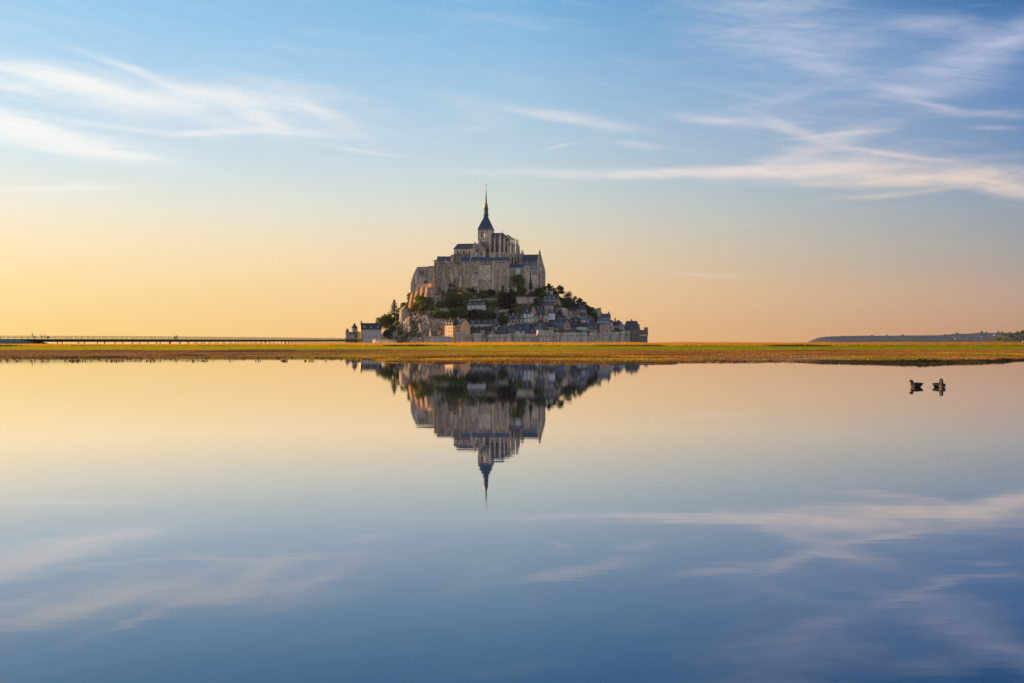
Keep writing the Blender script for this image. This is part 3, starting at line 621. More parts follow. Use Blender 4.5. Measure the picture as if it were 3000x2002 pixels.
sa = MB(); sa.box(Lu(1388), Lu(1391.5), -3.5, 2, Lz(780), Lz(719)); sa.prism([(Lu(1388), Lz(719)), (Lu(1391.5), Lz(719)), (Lu(1391.5), Lz(710)), (Lu(1394.5), Lz(710)), (Lu(1394.5), Lz(719))][:4], -3.5, 2); sa.build('stair_turret', 'granite_warm', church)
# upper crossing gable
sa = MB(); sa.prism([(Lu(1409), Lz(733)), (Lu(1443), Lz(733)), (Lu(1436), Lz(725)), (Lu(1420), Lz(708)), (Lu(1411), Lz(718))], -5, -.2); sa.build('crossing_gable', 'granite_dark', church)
# choir
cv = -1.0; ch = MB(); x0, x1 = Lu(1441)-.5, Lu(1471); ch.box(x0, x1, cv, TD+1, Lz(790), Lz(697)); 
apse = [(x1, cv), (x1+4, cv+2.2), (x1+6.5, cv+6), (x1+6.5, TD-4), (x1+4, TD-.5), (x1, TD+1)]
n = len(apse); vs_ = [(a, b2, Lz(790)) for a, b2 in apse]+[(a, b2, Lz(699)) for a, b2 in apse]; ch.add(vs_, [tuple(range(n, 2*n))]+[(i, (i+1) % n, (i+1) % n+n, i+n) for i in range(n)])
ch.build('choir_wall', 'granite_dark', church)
ch = MB(); r1 = Lu(1470); mid = TD/2
ap2 = [(a+(.5 if a > x1 else 0), b2) for a, b2 in apse]; vs_ = [(x0, cv-.4, Lz(696.8)), (x0, TD+1.4, Lz(696.8)), (x0, mid, Lz(681.5)), (r1, mid, Lz(681.5))]+[(a, b2, Lz(698.8 if a > x1+1 else 696.8)) for a, b2 in ap2]
ch.add(vs_, [(0, 4, 3, 2), (9, 1, 2, 3), (4, 5, 3), (5, 6, 3), (6, 7, 3), (7, 8, 3), (8, 9, 3), (0, 2, 1)]); ch.build('choir_roof', 'slate_blue', church)
ch = MB(); ch.bar((r1, mid, Lz(682)), (r1, mid, Lz(675.5)), .28, .12, 5); ch.bar((r1-.5, mid, Lz(678)), (r1+.5, mid, Lz(678)), .12, .12, 4); ch.build('roof_cross', 'granite_dark', church)
add_windows(church, MC, Lz, 1420.5, CX, [(1450, 703, 8.5, 38), (1464, 703, 8.5, 38)], 'granite_dark', 'glass_dark', arch=True, v=cv)
# ambulatory (lower ring) with balustrade
am = MB(); XR = Lu(1481); ring = [(x0, -8.5), (XR+1, -8.5), (XR+7, -6), (XR+12, -.5), (XR+13.5, 6), (XR+13.5, TD), (x0, TD)]; n = len(ring)
vs_ = [(a, b2, Lz(820)) for a, b2 in ring]+[(a, b2, Lz(745)) for a, b2 in ring]; am.add(vs_, [tuple(range(n, 2*n))]+[(i, (i+1) % n, (i+1) % n+n, i+n) for i in range(n)]); am.build('chapel_wall', 'granite', church)
ba = MB()
for (a, b2), (c2, d2) in zip(ring[:5], ring[1:6]):
    L_ = math.hypot(c2-a, d2-b2); k_ = max(2, int(L_/.9))
    for i in range(k_+1): u, v = a+(c2-a)*i/k_, b2+(d2-b2)*i/k_; ba.box(u-.12, u+.12, v-.12, v+.12, Lz(745), Lz(742.4))
    ba.bar((a, b2, Lz(742.2)), (c2, d2, Lz(742.2)), .16, .16, 4); ba.bar((a, b2-.05, Lz(745)), (c2, d2-.05, Lz(745)), .3, .3, 4)
ba.build('balustrade', 'granite_pale', church)
ch2 = [(1448, 752, 6, 18), (1462, 752, 6, 18), (1476, 752, 6, 18), (1504, 755, 5, 24), (1513, 755, 4, 24), (1524, 756, 4, 22)]
def ringpoint(t):   # walk the ring 0..1
    seg = [math.hypot(c2-a, d2-b2) for (a, b2), (c2, d2) in zip(ring[:5], ring[1:6])]; s = t*sum(seg)
    for (a, b2), (c2, d2), L_ in zip(ring[:5], ring[1:6], seg):
        if s <= L_: return a+(c2-a)*s/L_, b2+(d2-b2)*s/L_, math.atan2(d2-b2, c2-a)
        s -= L_
    return ring[5][0], ring[5][1], math.pi/2
for k in range(9):
    u, v, a = ringpoint((k+.5)/10.5); b_, ms = win_mesh(1.7, 7.5, 'granite_pale', 'glass_dark', None, True) if k == 0 else (None, None)
    if k == 0: o0 = b_.build('window', ms, church); o = o0
    else: o = inst(o0, church, (0, 0, 0)); o.name = 'window'
    o.location = (u+.05*math.sin(a), v-.05*math.cos(a), Lz(776)); o.rotation_euler = (0, 0, a)
# buttress piers, each with its pinnacle and two flying arches
piers = [(1443.5, 694, -7.5, 1.5), (1456.5, 693, -7.5, 1.5), (1472, 684, -7.5, 2.3), (1484, 690, -7., 1.5), (1493, 700, -5, 1.3), (1501, 698, -3.5, 1.5), (1507.5, 697, -1, 1.6), (1511, 696.5, 3., 1.4), (1514, 712, 8, 1.3), (1450, 687, 1.2, .9), (1462.3, 686.5, 1.0, .9), (1479.5, 687, 4., 1.), (1486, 686.5, 12., 1.), (1489.5, 690, 14, .9), (1496.5, 699, 13, .9), (1505, 697, 14, 1.1)]
for (px_, pt, v, wd_) in piers:
    sh_ = v*math.tan(R(9))*.98; u = (px_-1420.5)*MC/CX-sh_*.0+v*.155; b_ = MB(); zt_ = Lz(pt); hw = wd_*.5; lo = Lz(746) if v < 2 else Lz(720)
    dp = 2.6*hw+.4
    b_.box(u-hw, u+hw, v-dp/2, v+dp/2, Lz(790), zt_-9); b_.taper((u-hw, u+hw, v-dp/2, v+dp/2, zt_-9), (u-hw*.62, u+hw*.62, v-hw, v+hw, zt_-5.4)); b_.taper((u-hw*.7, u+hw*.7, v-hw*.7, v+hw*.7, zt_-5.4), (u-.06, u+.06, v-.06, v+.06, zt_))
    for s_ in (-1, 1):
        b_.bar((u+s_*hw*.85, v-hw*.9, zt_-6.5), (u+s_*hw*.85, v-hw*.9, zt_-3.2), .2, .03, 4)
    po = b_.build('buttress', 'granite_pale' if wd_ > 1.2 else 'granite', church)
    if wd_ > 1.2:
        if px_ < 1480: tu, tvv = u, cv
        else: tu, tvv = x1+5, TD/2-2
        f = MB(); L_ = math.hypot(tu-u, tvv-v); q = [(u+(tu-u)*t_, v+(tvv-v)*t_) for t_ in (0, .33, .66, 1.)]
        for base_z in (Lz(722), Lz(706)):
            for (a1, b1), (a2, b2), i in zip(q, q[1:], range(3)):
                if L_ > 3: f.bar((a1, b1, base_z+i*i*.5+i*.6), (a2, b2, base_z+(i+1)**2*.5+(i+1)*.6), .38, .38, 4)
        if f.v: f.build('flying_buttress', 'granite', po)
# low pinnacles at the far right of the choir
for (px_, pt, v) in ((1518.5, 728.5, 4), (1523, 730, 5), (1526.3, 729, 5.5), (1527.8, 732, 6.5), (1521, 733, 8)):
    u = (px_-1420.5)*MC/CX+v*.155; b_ = MB(); zt_ = Lz(pt); b_.box(u-.6, u+.6, v-.9, v+.9, Lz(790), zt_-6.5); b_.taper((u-.6, u+.6, v-.6, v+.6, zt_-6.5), (u-.04, u+.04, v-.04, v+.04, zt_)); b_.build('pinnacle', 'granite', church)

# ------------------------------------------------------------------ abbey ranges below the church
def block(*a, **k):
    k.setdefault('name', 'abbey_building'); k.setdefault('cat', 'abbey building'); return house(*a, **k)
def panel(root, m_, xc, yb, x0, x1, y0, y1, mt, name='wall_panel', pr=.35, cy=1.):
    b_ = MB(); b_.box((x0-xc)*m_/cy, (x1-xc)*m_/cy, -pr, -.001, (yb-y1)*m_, (yb-y0)*m_); return b_.build(name, mt, root)
def buttresses(root, m_, xc, yb, lst, mt='granite_pale', cy=1.):
    for (xa, xb, yt, out) in lst:
        b_ = MB(); u0, u1 = (xa-xc)*m_/cy, (xb-xc)*m_/cy; zt_ = (yb-yt)*m_
        b_.taper((u0-.15, u1+.15, -out*1.6, .5, -6), (u0, u1, -out, .5, zt_*.55)); b_.box(u0+.02, u1-.02, -out*.8, .5, zt_*.55+.0, zt_-1.2); b_.taper((u0+.02, u1-.02, -out*.8, .5, zt_-1.2), (u0+.02, u1-.02, -.1, .5, zt_)); b_.build('buttress', mt, root)
def arches(root, m_, xc, yb, lst, pane='granite_dark', frame='granite_pale', nm='blind_arch', cy=1.):
    add_windows(root, m_, lambda y: (yb-y)*m_, xc, cy, lst, frame, pane, None, True, v=-.02, name=nm)
# block on the right of the row
A, mA, *_ = block(1441.6, 751.6, 1491.5, 762.8, 846, 'h', 'granite', 'slate_blue', 'tall abbey range with blue hipped roof, right end of the main lodging row', yaw=-2, dep=15, Y=1114, chim=(), ridge_in=.12,
    wins=[(1455.5, 766, 3, 5), (1467.5, 766, 3, 5), (1476.5, 766, 3, 5), (1487, 766, 3, 5), (1458, 794, 3, 6), (1476.5, 790, 3, 6), (1458, 811, 2.4, 7), (1480, 811, 2.4, 7), (1458, 830, 2, 5), (1470, 800, 2.4, 5), (1487, 797, 2, 4)])
arches(A, mA, 1466.55, 846, [(1452, 777, 8, 26), (1461.5, 777, 4.5, 9), (1473.5, 777, 4.5, 9), (1484, 777, 6, 24)], pane='granite_warm')
buttresses(A, mA, 1466.55, 846, [(1442, 1446.5, 768, 1.3), (1463.5, 1468.5, 800, 1.6), (1486.5, 1491, 790, 1.2)])
panel(A, mA, 1466.55, 846, 1442, 1491.3, 803.5, 804.6, 'granite_pale', 'string_course', .3); panel(A, mA, 1466.55, 846, 1446.6, 1463.4, 826, 826.8, 'granite_dark', 'string_course', .2)
B, mB, *_ = block(1377.7, 751.6, 1441.6, 763.2, 845, 's', 'granite', 'slate_blue', 'long abbey lodging with pale lower wall, left of the blue hipped range', yaw=-2, dep=15, Y=1116, chim=(.955,), chm='granite_pale',
    wins=[(1391, 766, 4, 5), (1411, 766, 3.6, 5), (1422, 766, 4, 5), (1432, 766, 3.4, 5), (1386.5, 784, 2, 6), (1395, 784, 2, 5), (1395, 797, 3, 7), (1414.5, 779, 2.4, 6), (1428.5, 779, 2.4, 6), (1413.5, 791, 2.4, 7), (1431.5, 790, 2.4, 6), (1410, 802, 2.4, 7), (1426, 801, 2.4, 7)])
panel(B, mB, 1409.65, 845, 1402, 1439.5, 777, 822, 'granite_pale', pr=.5); panel(B, mB, 1409.65, 845, 1382, 1402, 806, 840, 'granite_pale', pr=.9); arches(B, mB, 1409.65, 845, [(1390.5, 825, 6, 9)], pane='glass_dark')
panel(B, mB, 1409.65, 845, 1402, 1441, 775.6, 777, 'granite_dark', 'string_course', .6); buttresses(B, mB, 1409.65, 845, [(1378, 1381.5, 768, 1.2), (1400.5, 1403, 812, 1.4)])
D, mD, *_ = block(1349.5, 751, 1377.7, 764.5, 845, 's', 'granite', 'slate_blue', 'narrow tall abbey lodging with stepped chimney gables, left end of the row', yaw=-2, dep=15, Y=1115,
    chim=(.08,), chm='granite_warm', wins=[(1364.5, 767, 5, 5), (1366, 780, 2.4, 7), (1366, 795, 2.4, 7)])
buttresses(D, mD, 1363.6, 845, [(1348.5, 1351.5, 762, 1.0), (1374.5, 1378, 766, 1.2)], 'granite_warm'); b_ = MB()
b_.taper((-7.2, -3.4, -6, 4, -6), (-5.2, -4.0, -.8, 4, 13)); b_.build('wall_foot', 'granite_pale', D)
b_ = MB(); b_.prismx([(0, 26.7), (7.5, 31.6), (7.5, 32.4), (-.6, 27.1)], 4.55, 5.25); b_.box(4.5, 5.7, 5.6, 8.8, 28, 34.2); b_.build('gable_coping', 'plaster_cream', D)
# ranges to the left
E, mE, *_ = block(1280.5, 750, 1321, 763.3, 842, 's', 'granite', 'slate_grey', 'abbey range with grey roof above the garden ramp, second from the left end', yaw=1, dep=14, Y=1118, down=14,
    wins=[(1289.5, 768, 3.6, 6), (1299, 768, 3.4, 6), (1286.5, 781, 3, 7), (1294, 781, 2.4, 5), (1286, 818, 2.4, 4), (1310, 772, 2.4, 5)])
buttresses(E, mE, 1300.75, 842, [(1281, 1283, 796, 1.2), (1291.5, 1294, 796, 1.0), (1303.5, 1305.5, 764, 1.4)], 'granite_warm'); panel(E, mE, 1300.75, 842, 1283, 1303.5, 794, 795.2, 'granite_dark', 'string_course', .3)
panel(E, mE, 1300.75, 842, 1296.5, 1303.6, 795.5, 809, 'granite_pale', pr=.8); b_ = MB(); b_.prism([(1.2, 25), (1.2, 27.3), (5.2, 23.2), (7.2, 22.6), (7.2, 20)], -.8, -.001); b_.build('gable_coping', 'granite_pale', E)
b_ = MB(); b_.prism([(-3.5, -6), (3.8, -6), (2.6, 11), (-1.5, 11)], -3.4, .3); b_.build('wall_foot', 'granite', E)
K, mK, *_ = block(1271.5, 760.5, 1280.5, 763, 842, 'lr', 'granite_warm', 'slate_dark', 'narrow sunlit stair tower at the left end of the grey roofed range', yaw=9, dep=10, Y=1117, down=12, name='abbey_tower', cat='tower', wins=[(1276.5, 771, 3, 15)])
T, mT, *_ = block(1320.5, 746, 1327, 750, 800, 'p', 'granite_pale', 'slate_grey', 'slim turret with chimneys between the grey roofed range and the small gable', yaw=0, dep=3, Y=1116, down=10, name='abbey_turret', cat='turret', wins=[(1324, 770, 1.5, 3)])
Q, mQ, *_ = block(1327, 745.5, 1350, 760, 776, 'f', 'granite', 'slate_grey', 'small grey gable with two dark openings left of the narrow lodging', yaw=-1, dep=14, Y=1121, down=8, wins=[(1335.5, 770, 3.4, 3.4), (1341, 770, 3.4, 3.4)])
Wl, mW, *_ = block(1309, 775, 1350, 775.5, 842, 'lr', 'granite_warm', 'granite_warm', 'high blank abbey wall with a tall pointed blind arch', yaw=-1, dep=8, Y=1117.5, down=14, name='abbey_wall', cat='wall', wins=[(1314, 783, 2.6, 7), (1314, 797, 1.6, 3)])
arches(Wl, mW, 1329.5, 842, [(1334, 784, 10.5, 30)], pane='granite_pale'); arches(Wl, mW, 1329.5, 842, [(1322, 794, 3, 11)], pane='glass_dark'); buttresses(Wl, mW, 1329.5, 842, [(1309.5, 1312, 776, 1.4), (1326, 1327.8, 780, 1.2), (1346.2, 1349, 778, 2.2)], 'granite_warm')
# ruined west range
Z, mZ, *_ = block(1222.5, 781.5, 1256.5, 782.5, 850, 'lr', 'granite', 'granite_pale', 'roofless west wall of the abbey with blind arches, leftmost on the summit', yaw=1, dep=18, Y=1112, down=10, name='abbey_ruin', cat='ruin',
    wins=[(1250, 797, 3.5, 8), (1250, 809, 3, 4), (1246, 809, 2.4, 3.4), (1253, 818, 2, 3), (1236, 812, 2, 3.4)])
arches(Z, mZ, 1239.5, 850, [(1231.5, 792, 10, 14), (1241, 791, 8, 18), (1250, 790, 6.5, 18)], pane='granite_dark'); 
b_ = MB(); xl = lambda x: (x-1239.5)*mZ; zl = lambda y: (850-y)*mZ
b_.prism([(xl(1256.5), zl(860)), (xl(1272), zl(860)), (xl(1272), zl(779.5)), (xl(1256.5), zl(779.5))], -.4, 12); b_.build('wall', 'granite_warm', Z)
arches(Z, mZ, 1239.5, 850, [(1265, 790, 8, 15)], pane='granite_dark'); 
for o_w in [(1247.5, 823, 10, 9), (1259.5, 822, 9, 9)]: arches(Z, mZ, 1239.5, 850, [o_w], pane='glass_dark', frame='plaster_cream')
b_ = MB(); b_.add([(xl(1222.5), 0, zl(782)), (xl(1222.5), 18, zl(782)), (xl(1203), 14, zl(862)), (xl(1203), -1, zl(862)), (xl(1217), 0, zl(792)), (xl(1217), 17, zl(792)), (xl(1207.5), 0, zl(812)), (xl(1207.5), 15, zl(812)), (xl(1223), 0, zl(862)), (xl(1203.5), -1, zl(830)), (xl(1203.5), 14, zl(830))],
   [(0,1,5,4), (4,5,7,6), (6,7,10,9), (9,10,2,3), (0,4,6,9,3,8)]); b_.build('sloping_side', 'granite', Z)
panel(Z, mZ, 1239.5, 850, 1215.5, 1221.5, 805.5, 832, 'plaster', 'rendered_pier', .9); panel(Z, mZ, 1239.5, 850, 1268.5, 1272, 806, 832, 'sunlit_stone', 'pier', 2.4)
T2 = empty('terrace_wall', W(1240, 845, 1109), R(-24)); tag(T2, 'orange sunlit terrace wall on sloping buttresses below the roofless west wall', 'terrace wall')
b_ = MB(); b_.box(-9.0, 9.0, 0, 8, 0.8, 4.4); b_.build('wall', 'sunlit_stone', T2)
for (ua, wd_) in ((-12.2, 2.0), (-7.6, 2.2), (-2.2, 2.2), (3.2, 2.2)):
    b_ = MB(); b_.prismx([(.3, 1.2), (-1.2, 1.2), (-2.6, -4), (-6.5, -13), (-8, -19), (.3, -19)], ua, ua+wd_); b_.build('buttress', 'sunlit_stone', T2)
b_ = MB(); b_.box(-13, 11, .3, 9, -19, .5); b_.build('wall_foot', 'granite', T2)
# slanting hoist ramp
rp = MB(); p0, p1 = hit(1298, 889), W(1320, 812, 1112); rp.bar(p0-p0, p1-p0, .5, .5, 4); o = rp.build('hoist_ramp', 'granite'); o.location = p0+Vector((0, -1.2, .6)); tag(o, 'pale straight stone ramp climbing the rock to the abbey', 'ramp')
# right side of the abbey
M1, mM, *_ = block(1529, 744.4, 1578, 766, 846, 's', 'granite', 'slate', 'great hall with steep slate roof at the right end of the abbey', yaw=-6, dep=16, Y=1128, down=8, cols=0, wins=[])
add_windows(M1, mM, lambda y: (846-y)*mM, 1553.5, 1, [(1533+5*k, 768, 2, 14) for k in range(9)], 'granite_pale', 'glass_dark', arch=True)
M2, mM2, *_ = block(1573, 763.2, 1588.5, 764, 846, 'lr', 'granite_pale', 'granite_pale', 'pale corner buttress tower with pointed spirelet at the far right of the abbey', yaw=-6, dep=9, Y=1122, down=8, name='abbey_tower', cat='tower', wins=[(1581, 775, 2, 8), (1582, 800, 2, 8)])
b_ = MB(); b_.lathe(-.2, 4, [(2.6, 27), (2.4, 29), (.9, 36), (.05, 39.5)], 8); b_.build('spirelet', 'granite_dark', M2)
b_ = MB(); b_.prism([(2.4, -8), (5.2, -8), (5.2, 16.0), (4.3, 21.5), (2.6, 27)], 1, 8); b_.build('buttress', 'granite', M2); buttresses(M2, mM2, 1580.75, 846, [(1572.5, 1575, 790, 1.5), (1583, 1586, 800, 1.5)])
M3, mM3, *_ = block(1555.5, 771.5, 1575, 790, 846, 'p', 'granite_pale', 'lead_pale', 'square gatehouse turret with grey pyramid roof and tall narrow windows', yaw=-5, dep=7, Y=1116, down=8, name='abbey_turret', cat='turret', ridge_in=.49,
    wins=[(1559.5+3.2*k, 794, 1.2, 13) for k in range(5)]+[(1571, 833, 3.5, 5), (1571, 826, 2, 3)])
b_ = MB(); b_.bar((0, 3.5, 24.5), (0, 3.5, 28), .12, .03, 4); b_.build('finial', 'plaster', M3)
panel(M3, mM3, 1565.25, 846, 1556, 1577, 811, 840, 'granite_pale', pr=1.2)
M4, mM4, *_ = block(1534, 769, 1553.5, 784, 840, 'c', 'granite_pale', 'lead_pale', 'round gatehouse turret with pale conical roof', yaw=0, dep=7, Y=1114, down=8, name='abbey_turret', cat='turret', wins=[(1549, 833, 2, 4)])
b_ = MB(); b_.lathe(0, 3.26, [(3.6, 18.4), (3.75, 19.0), (3.75, 20.0), (3.4, 20.0)], 16); b_.bar((0, 3.26, 23.6), (0, 3.26, 27.5), .12, .03, 4); b_.build('parapet', 'granite_pale', M4)
M5, mM5, *_ = block(1492, 773.5, 1534, 784.5, 842, 's', 'granite', 'slate_blue', 'low abbey range with bright blue roof between hipped range and round turret', yaw=-2, dep=11, Y=1117, down=8, chim=(.55,),
    wins=[(1496.5, 795, 2, 5), (1522, 790, 2, 4), (1500, 806, 2, 5)]); arches(M5, mM5, 1513, 842, [(1506, 790, 7, 22), (1528, 792, 5, 20)], pane='granite_dark'); panel(M5, mM5, 1513, 842, 1513, 1524, 788, 806, 'plaster', pr=.5)
panel(M5, mM5, 1513, 842, 1492.3, 1531, 785.2, 786.5, 'granite_pale', 'string_course', .4)

# ------------------------------------------------------------------ village houses
Hs = house; VG = 'village houses'
S, P, SB, SD, SG = 'slate', 'plaster', 'slate_village', 'slate_dark', 'slate_grey'
def V_(*a, **k): k.setdefault('group', VG); k.setdefault('down', 9); return house(*a, **k)
V_(1369, 885.5, 1423.5, 893.5, 912.5, 'm', 'granite_pale', SB, 'pale house with blue mansard roof and three dormers below the big dark tree', cols=5, rws=(898,), ww=1.7, wh=3., pane='glass_pale', frame='window_white', dorm=3)
V_(1302.5, 938.5, 1328, 953.5, 989, 'm', 'sunlit_stone', SD, 'orange sunlit hotel front with dark mansard roof, left half', yaw=-46, dep=11, Y=1062, cols=3, rws=(958, 968, 980), wh=2.2, ww=1.4, dorm=3, chim=(.1,), dmat='plaster_cream')
V_(1327, 934.5, 1350, 950.5, 989, 's', 'sunlit_stone', SB, 'orange sunlit hotel with steep blue roof and stone gable, right half', yaw=-44, dep=12, Y=1061, cols=3, rws=(957, 968, 980), wh=2.2, ww=1.4, dorm=3, chim=(.05,), dmat='plaster_cream', chm='granite_dark')
V_(1348, 951.5, 1375, 966, 984, 'f', 'granite', S, 'stone gabled house right behind the corner tower of the rampart', yaw=-22, dep=14)
V_(1375.6, 937, 1447.4, 948.5, 966, 's', 'granite_pale', S, 'long stone house with four pedimented dormers above the rampart', dep=10, cols=4, rws=(955,), ww=1.6, wh=2.4, dorm=4, dmat='granite_pale', frame='granite_warm')
V_(1384, 960, 1411, 975.5, 984, 'p', 'granite', SG, 'broad pyramid roof over the half-round rampart tower', dep=9, ridge_in=.46)
V_(1407, 958.5, 1421.5, 966, 984, 's', 'granite', SD, 'plain boxy stone house right of the pyramid roof', dep=7)
V_(1423, 963.5, 1440, 979, 984, 's', 'granite', 'roof_brown', 'low house with dark red brown roof beside a small gable', dep=7, dorm=1)
V_(1434, 962, 1453.5, 980, 985, 'f', 'granite_warm', SG, 'small stone gable with one window and tall chimney at its right', dep=8, wins=[(1443.5, 973, 3, 4)], frame='window_white', chim=(.98,), chm='plaster_cream')
V_(1461, 957.5, 1489, 977.5, 985, 's', 'granite', SG, 'house with long plain grey roof behind the rampart walk', dep=10, chim=(.03,), chm='granite_pale', dorm=1, dmat='granite')
V_(1489, 953, 1509.5, 973, 985, 's', 'granite', SB, 'blue roofed house with two tall peaked dormers', dep=9, dorm=2, dmat='plaster_cream', chim=(.02,), chm='granite_pale')
V_(1508.5, 948, 1537, 968, 985, 's', P, S, 'white rendered house with high slate roof on the rampart', dep=10, wins=[(1526, 970.5, 7, 5)], frame='plaster', dorm=1)
V_(1534, 947, 1551, 975, 985, 's', 'granite', SB, 'narrow house with very steep blue roof next to the white house', dep=8)
V_(1547, 952, 1571, 966, 978, 's', 'granite_dark', SD, 'dark roofed house behind the small yellow-lit gable', dep=8)
V_(1551.5, 960, 1566, 974, 985, 'f', 'plaster_cream', SD, 'small yellow-lit half-timbered gable on the rampart walk', dep=7, timber='wood_dark', wins=[(1559, 972, 3, 4)])
V_(1567, 957, 1584, 967, 982, 's', 'zinc', 'zinc', 'house with pale zinc roof left of the first bastion', dep=7, dorm=1)
V_(1486, 922, 1537, 934.5, 952, 's', 'granite', S, 'long two storey stone house with three small dormers on the slope', dep=9, cols=5, rws=(939,), dorm=3, chim=(.35,), chm='granite_pale')
V_(1532, 896, 1556, 917, 950, 's', 'granite_warm', SD, 'tall stone house with teal shutters and brick chimneys', dep=9, cols=2, rws=(922, 935), shut='shutter_teal', pane='window_white', wh=2.8, ww=1.5, chim=(.02, .65), chm='brick', dorm=1)
V_(1554, 893.5, 1572, 915, 950, 'f', 'granite_warm', SD, 'tall pointed gable joined to the house with teal shutters', dep=11, wins=[(1559, 921, 4, 7), (1560, 935, 4, 6)], pane='window_white', shut='shutter_teal')
V_(1567, 918, 1577, 924, 952, 'p', 'granite_warm', SD, 'slim stair tower at the right corner of the teal shuttered house', dep=4, wins=[(1572, 928, 2, 3)])
V_(1573, 896, 1592, 906, 925, 's', 'granite', SD, 'grey stone house with white dormer right of the pointed gable', dep=8, dorm=2, cols=2, rws=(911,), chim=(.9,))
V_(1578, 909, 1591, 918, 937, 's', 'granite_dark', SG, 'dark narrow house below the grey house with white dormer', dep=6, cols=1, rws=(924,), pane='window_white')
V_(1592, 914, 1607, 928, 948, 'f', 'plaster_cream', SG, 'pale gabled house with balcony beside a white windowed house', dep=8, wins=[(1599, 921, 4, 5), (1599, 933, 5, 6)], frame='granite_pale')
V_(1607, 907, 1626.5, 917, 948, 's', 'plaster_cream', SB, 'cream house with two rows of pale blue windows', dep=8, cols=2, rws=(919, 929), ww=2.4, wh=2.6, pane='window_white', frame='plaster', dorm=1, chim=(.1,))
V_(1592, 864.5, 1629, 877, 892, 's', 'granite_warm', SB, 'stone house with blue roof and three white dormers near the top of the village', dep=10, yaw=4, cols=5, rws=(882,), dorm=3, wh=1.8)
V_(1626, 867, 1643, 885, 898, 'f', 'granite', SG, 'grey gabled house at the right of the topmost stone house', dep=9, wins=[(1633, 887, 2, 5)], cols=0)
V_(1595, 885.5, 1622, 894.5, 920, 's', 'granite', SB, 'house with low bright blue roof on a high wall', dep=7, wins=[(1610, 892, 2, 2)])
V_(1604, 847, 1620, 851, 866, 'lr', P, P, 'white crenellated house below the abbey at its right', dep=6)
V_(1592, 849, 1604, 856, 868, 'lr', 'granite_pale', 'granite_pale', 'stepped grey wall tower beside the white crenellated house', dep=5, chim=(.9,), chm='plaster')
V_(1628, 899, 1648, 903, 925, 'lr', 'granite', 'granite_dark', 'roofless stone terrace building with three openings', dep=6, cols=3, rws=(905,))
V_(1646, 901, 1664, 905, 930, 'll', 'granite_pale', 'granite', 'pale walled terrace building next to a chapel', dep=6, wins=[(1653, 905, 8, 3)], pane='window_white')
V_(1659, 910, 1675, 914, 932, 'lr', 'granite', 'granite', 'squat square stone tower left of the small church', dep=6, wins=[(1667, 920, 2, 3)])
V_(1674, 902, 1690, 911, 934, 's', 'granite', SD, 'parish church nave with dark slate roof', dep=9, yaw=10, wins=[(1680, 917, 1.6, 7)], cat='church', name='parish_church')
V_(1688, 901, 1696, 914, 936, 'f', 'granite_pale', SD, 'narrow pale church gable with one tall window', dep=9, yaw=-8, wins=[(1692, 911, 1.6, 14)], cat='church', name='church_gable')
V_(1697, 894, 1718, 907, 930, 'h', 'granite', S, 'polygonal stone house with high hipped roof near the skyline', dep=9, ridge_in=.3, chim=(.12,), chm='zinc')
V_(1694, 915.5, 1717, 926, 938, 's', 'granite', SB, 'house with blue roof and pale stepped gable at its right end', dep=8)
V_(1715, 916, 1722, 926, 938, 'f', 'granite_pale', SB, 'pale pointed gable at the end of a blue roof', dep=6)
V_(1731, 900, 1749, 916, 935, 'h', 'granite_dark', SG, 'dark hipped house standing against the sky', dep=9, ridge_in=.3, yaw=12)
V_(1747, 902, 1761, 904, 935, 'lr', 'granite_warm', SD, 'tall narrow stone block at the right of the dark hipped house', dep=8)
V_(1755, 919, 1789, 930, 945, 's', 'granite', SB, 'long blue roofed house with chimneys on the skyline', dep=9, chim=(.2, .85), chm='granite_dark')
V_(1749, 933, 1788, 940, 955, 'h', 'granite_dark', 'zinc', 'house with broad pale zinc roof and a row of upper windows', dep=10, ridge_in=.15, cols=6, rws=(942,), pane='glass_pale', wh=1.6, ww=1.1)
V_(1717, 924, 1742, 938, 950, 'f', 'granite_dark', SB, 'dark gable with long right hand slope below the trees', dep=9)
V_(1700, 931, 1729, 937, 947, 's', 'granite', 'zinc', 'low house with strip of white framed windows under a pale roof', dep=7, cols=6, rws=(939,), pane='window_white', wh=1.7, ww=1.0)
V_(1674, 930, 1702, 944, 955, 's', 'granite_dark', SD, 'dark slate house left of the zinc roofed row', dep=9, yaw=12, dorm=1, chim=(.95,), chm='granite_pale')
V_(1628, 934, 1675, 946, 958, 's', 'granite_dark', SG, 'long grey roof behind the red and white gable', dep=8, chim=(.05,))
V_(1612, 946, 1652, 953, 966, 's', 'zinc', 'zinc', 'shed with wide pale metal roof left of the red and white gable', dep=9)
V_(1650.5, 935.5, 1671.5, 952, 973, 'f', 'plaster_cream', SD, 'red and white half-timbered gable house above the rampart', dep=11, timber='timber_red', wins=[(1661, 943, 3.4, 6), (1661, 955, 3.4, 6)], pane='timber_red', frame='plaster')
V_(1651, 965, 1672, 967, 973.5, 'lr', 'granite_dark', 'zinc', 'shop with pale awning under the red and white gable', dep=3, cat='shop', name='shop', wins=[(1658, 968, 5, 4), (1665, 968, 5, 4)])
V_(1622, 950, 1638, 962, 972, 'h', P, S, 'white house with slate hip roof right of the first bastion', dep=8, wins=[(1630, 957, 3, 5)], ridge_in=.2, cols=0)
V_(1607, 949, 1623, 957, 972, 's', 'granite_warm', SD, 'brown stone cottage with dark roof tucked behind the bastion', dep=7, chim=(.8,))
V_(1638, 962, 1651, 965, 973, 'lr', 'timber_red', 'timber_red', 'low dark red shop front between white house and half-timbered gable', dep=5, name='shop', cat='shop', wins=[(1644, 966, 6, 4)])
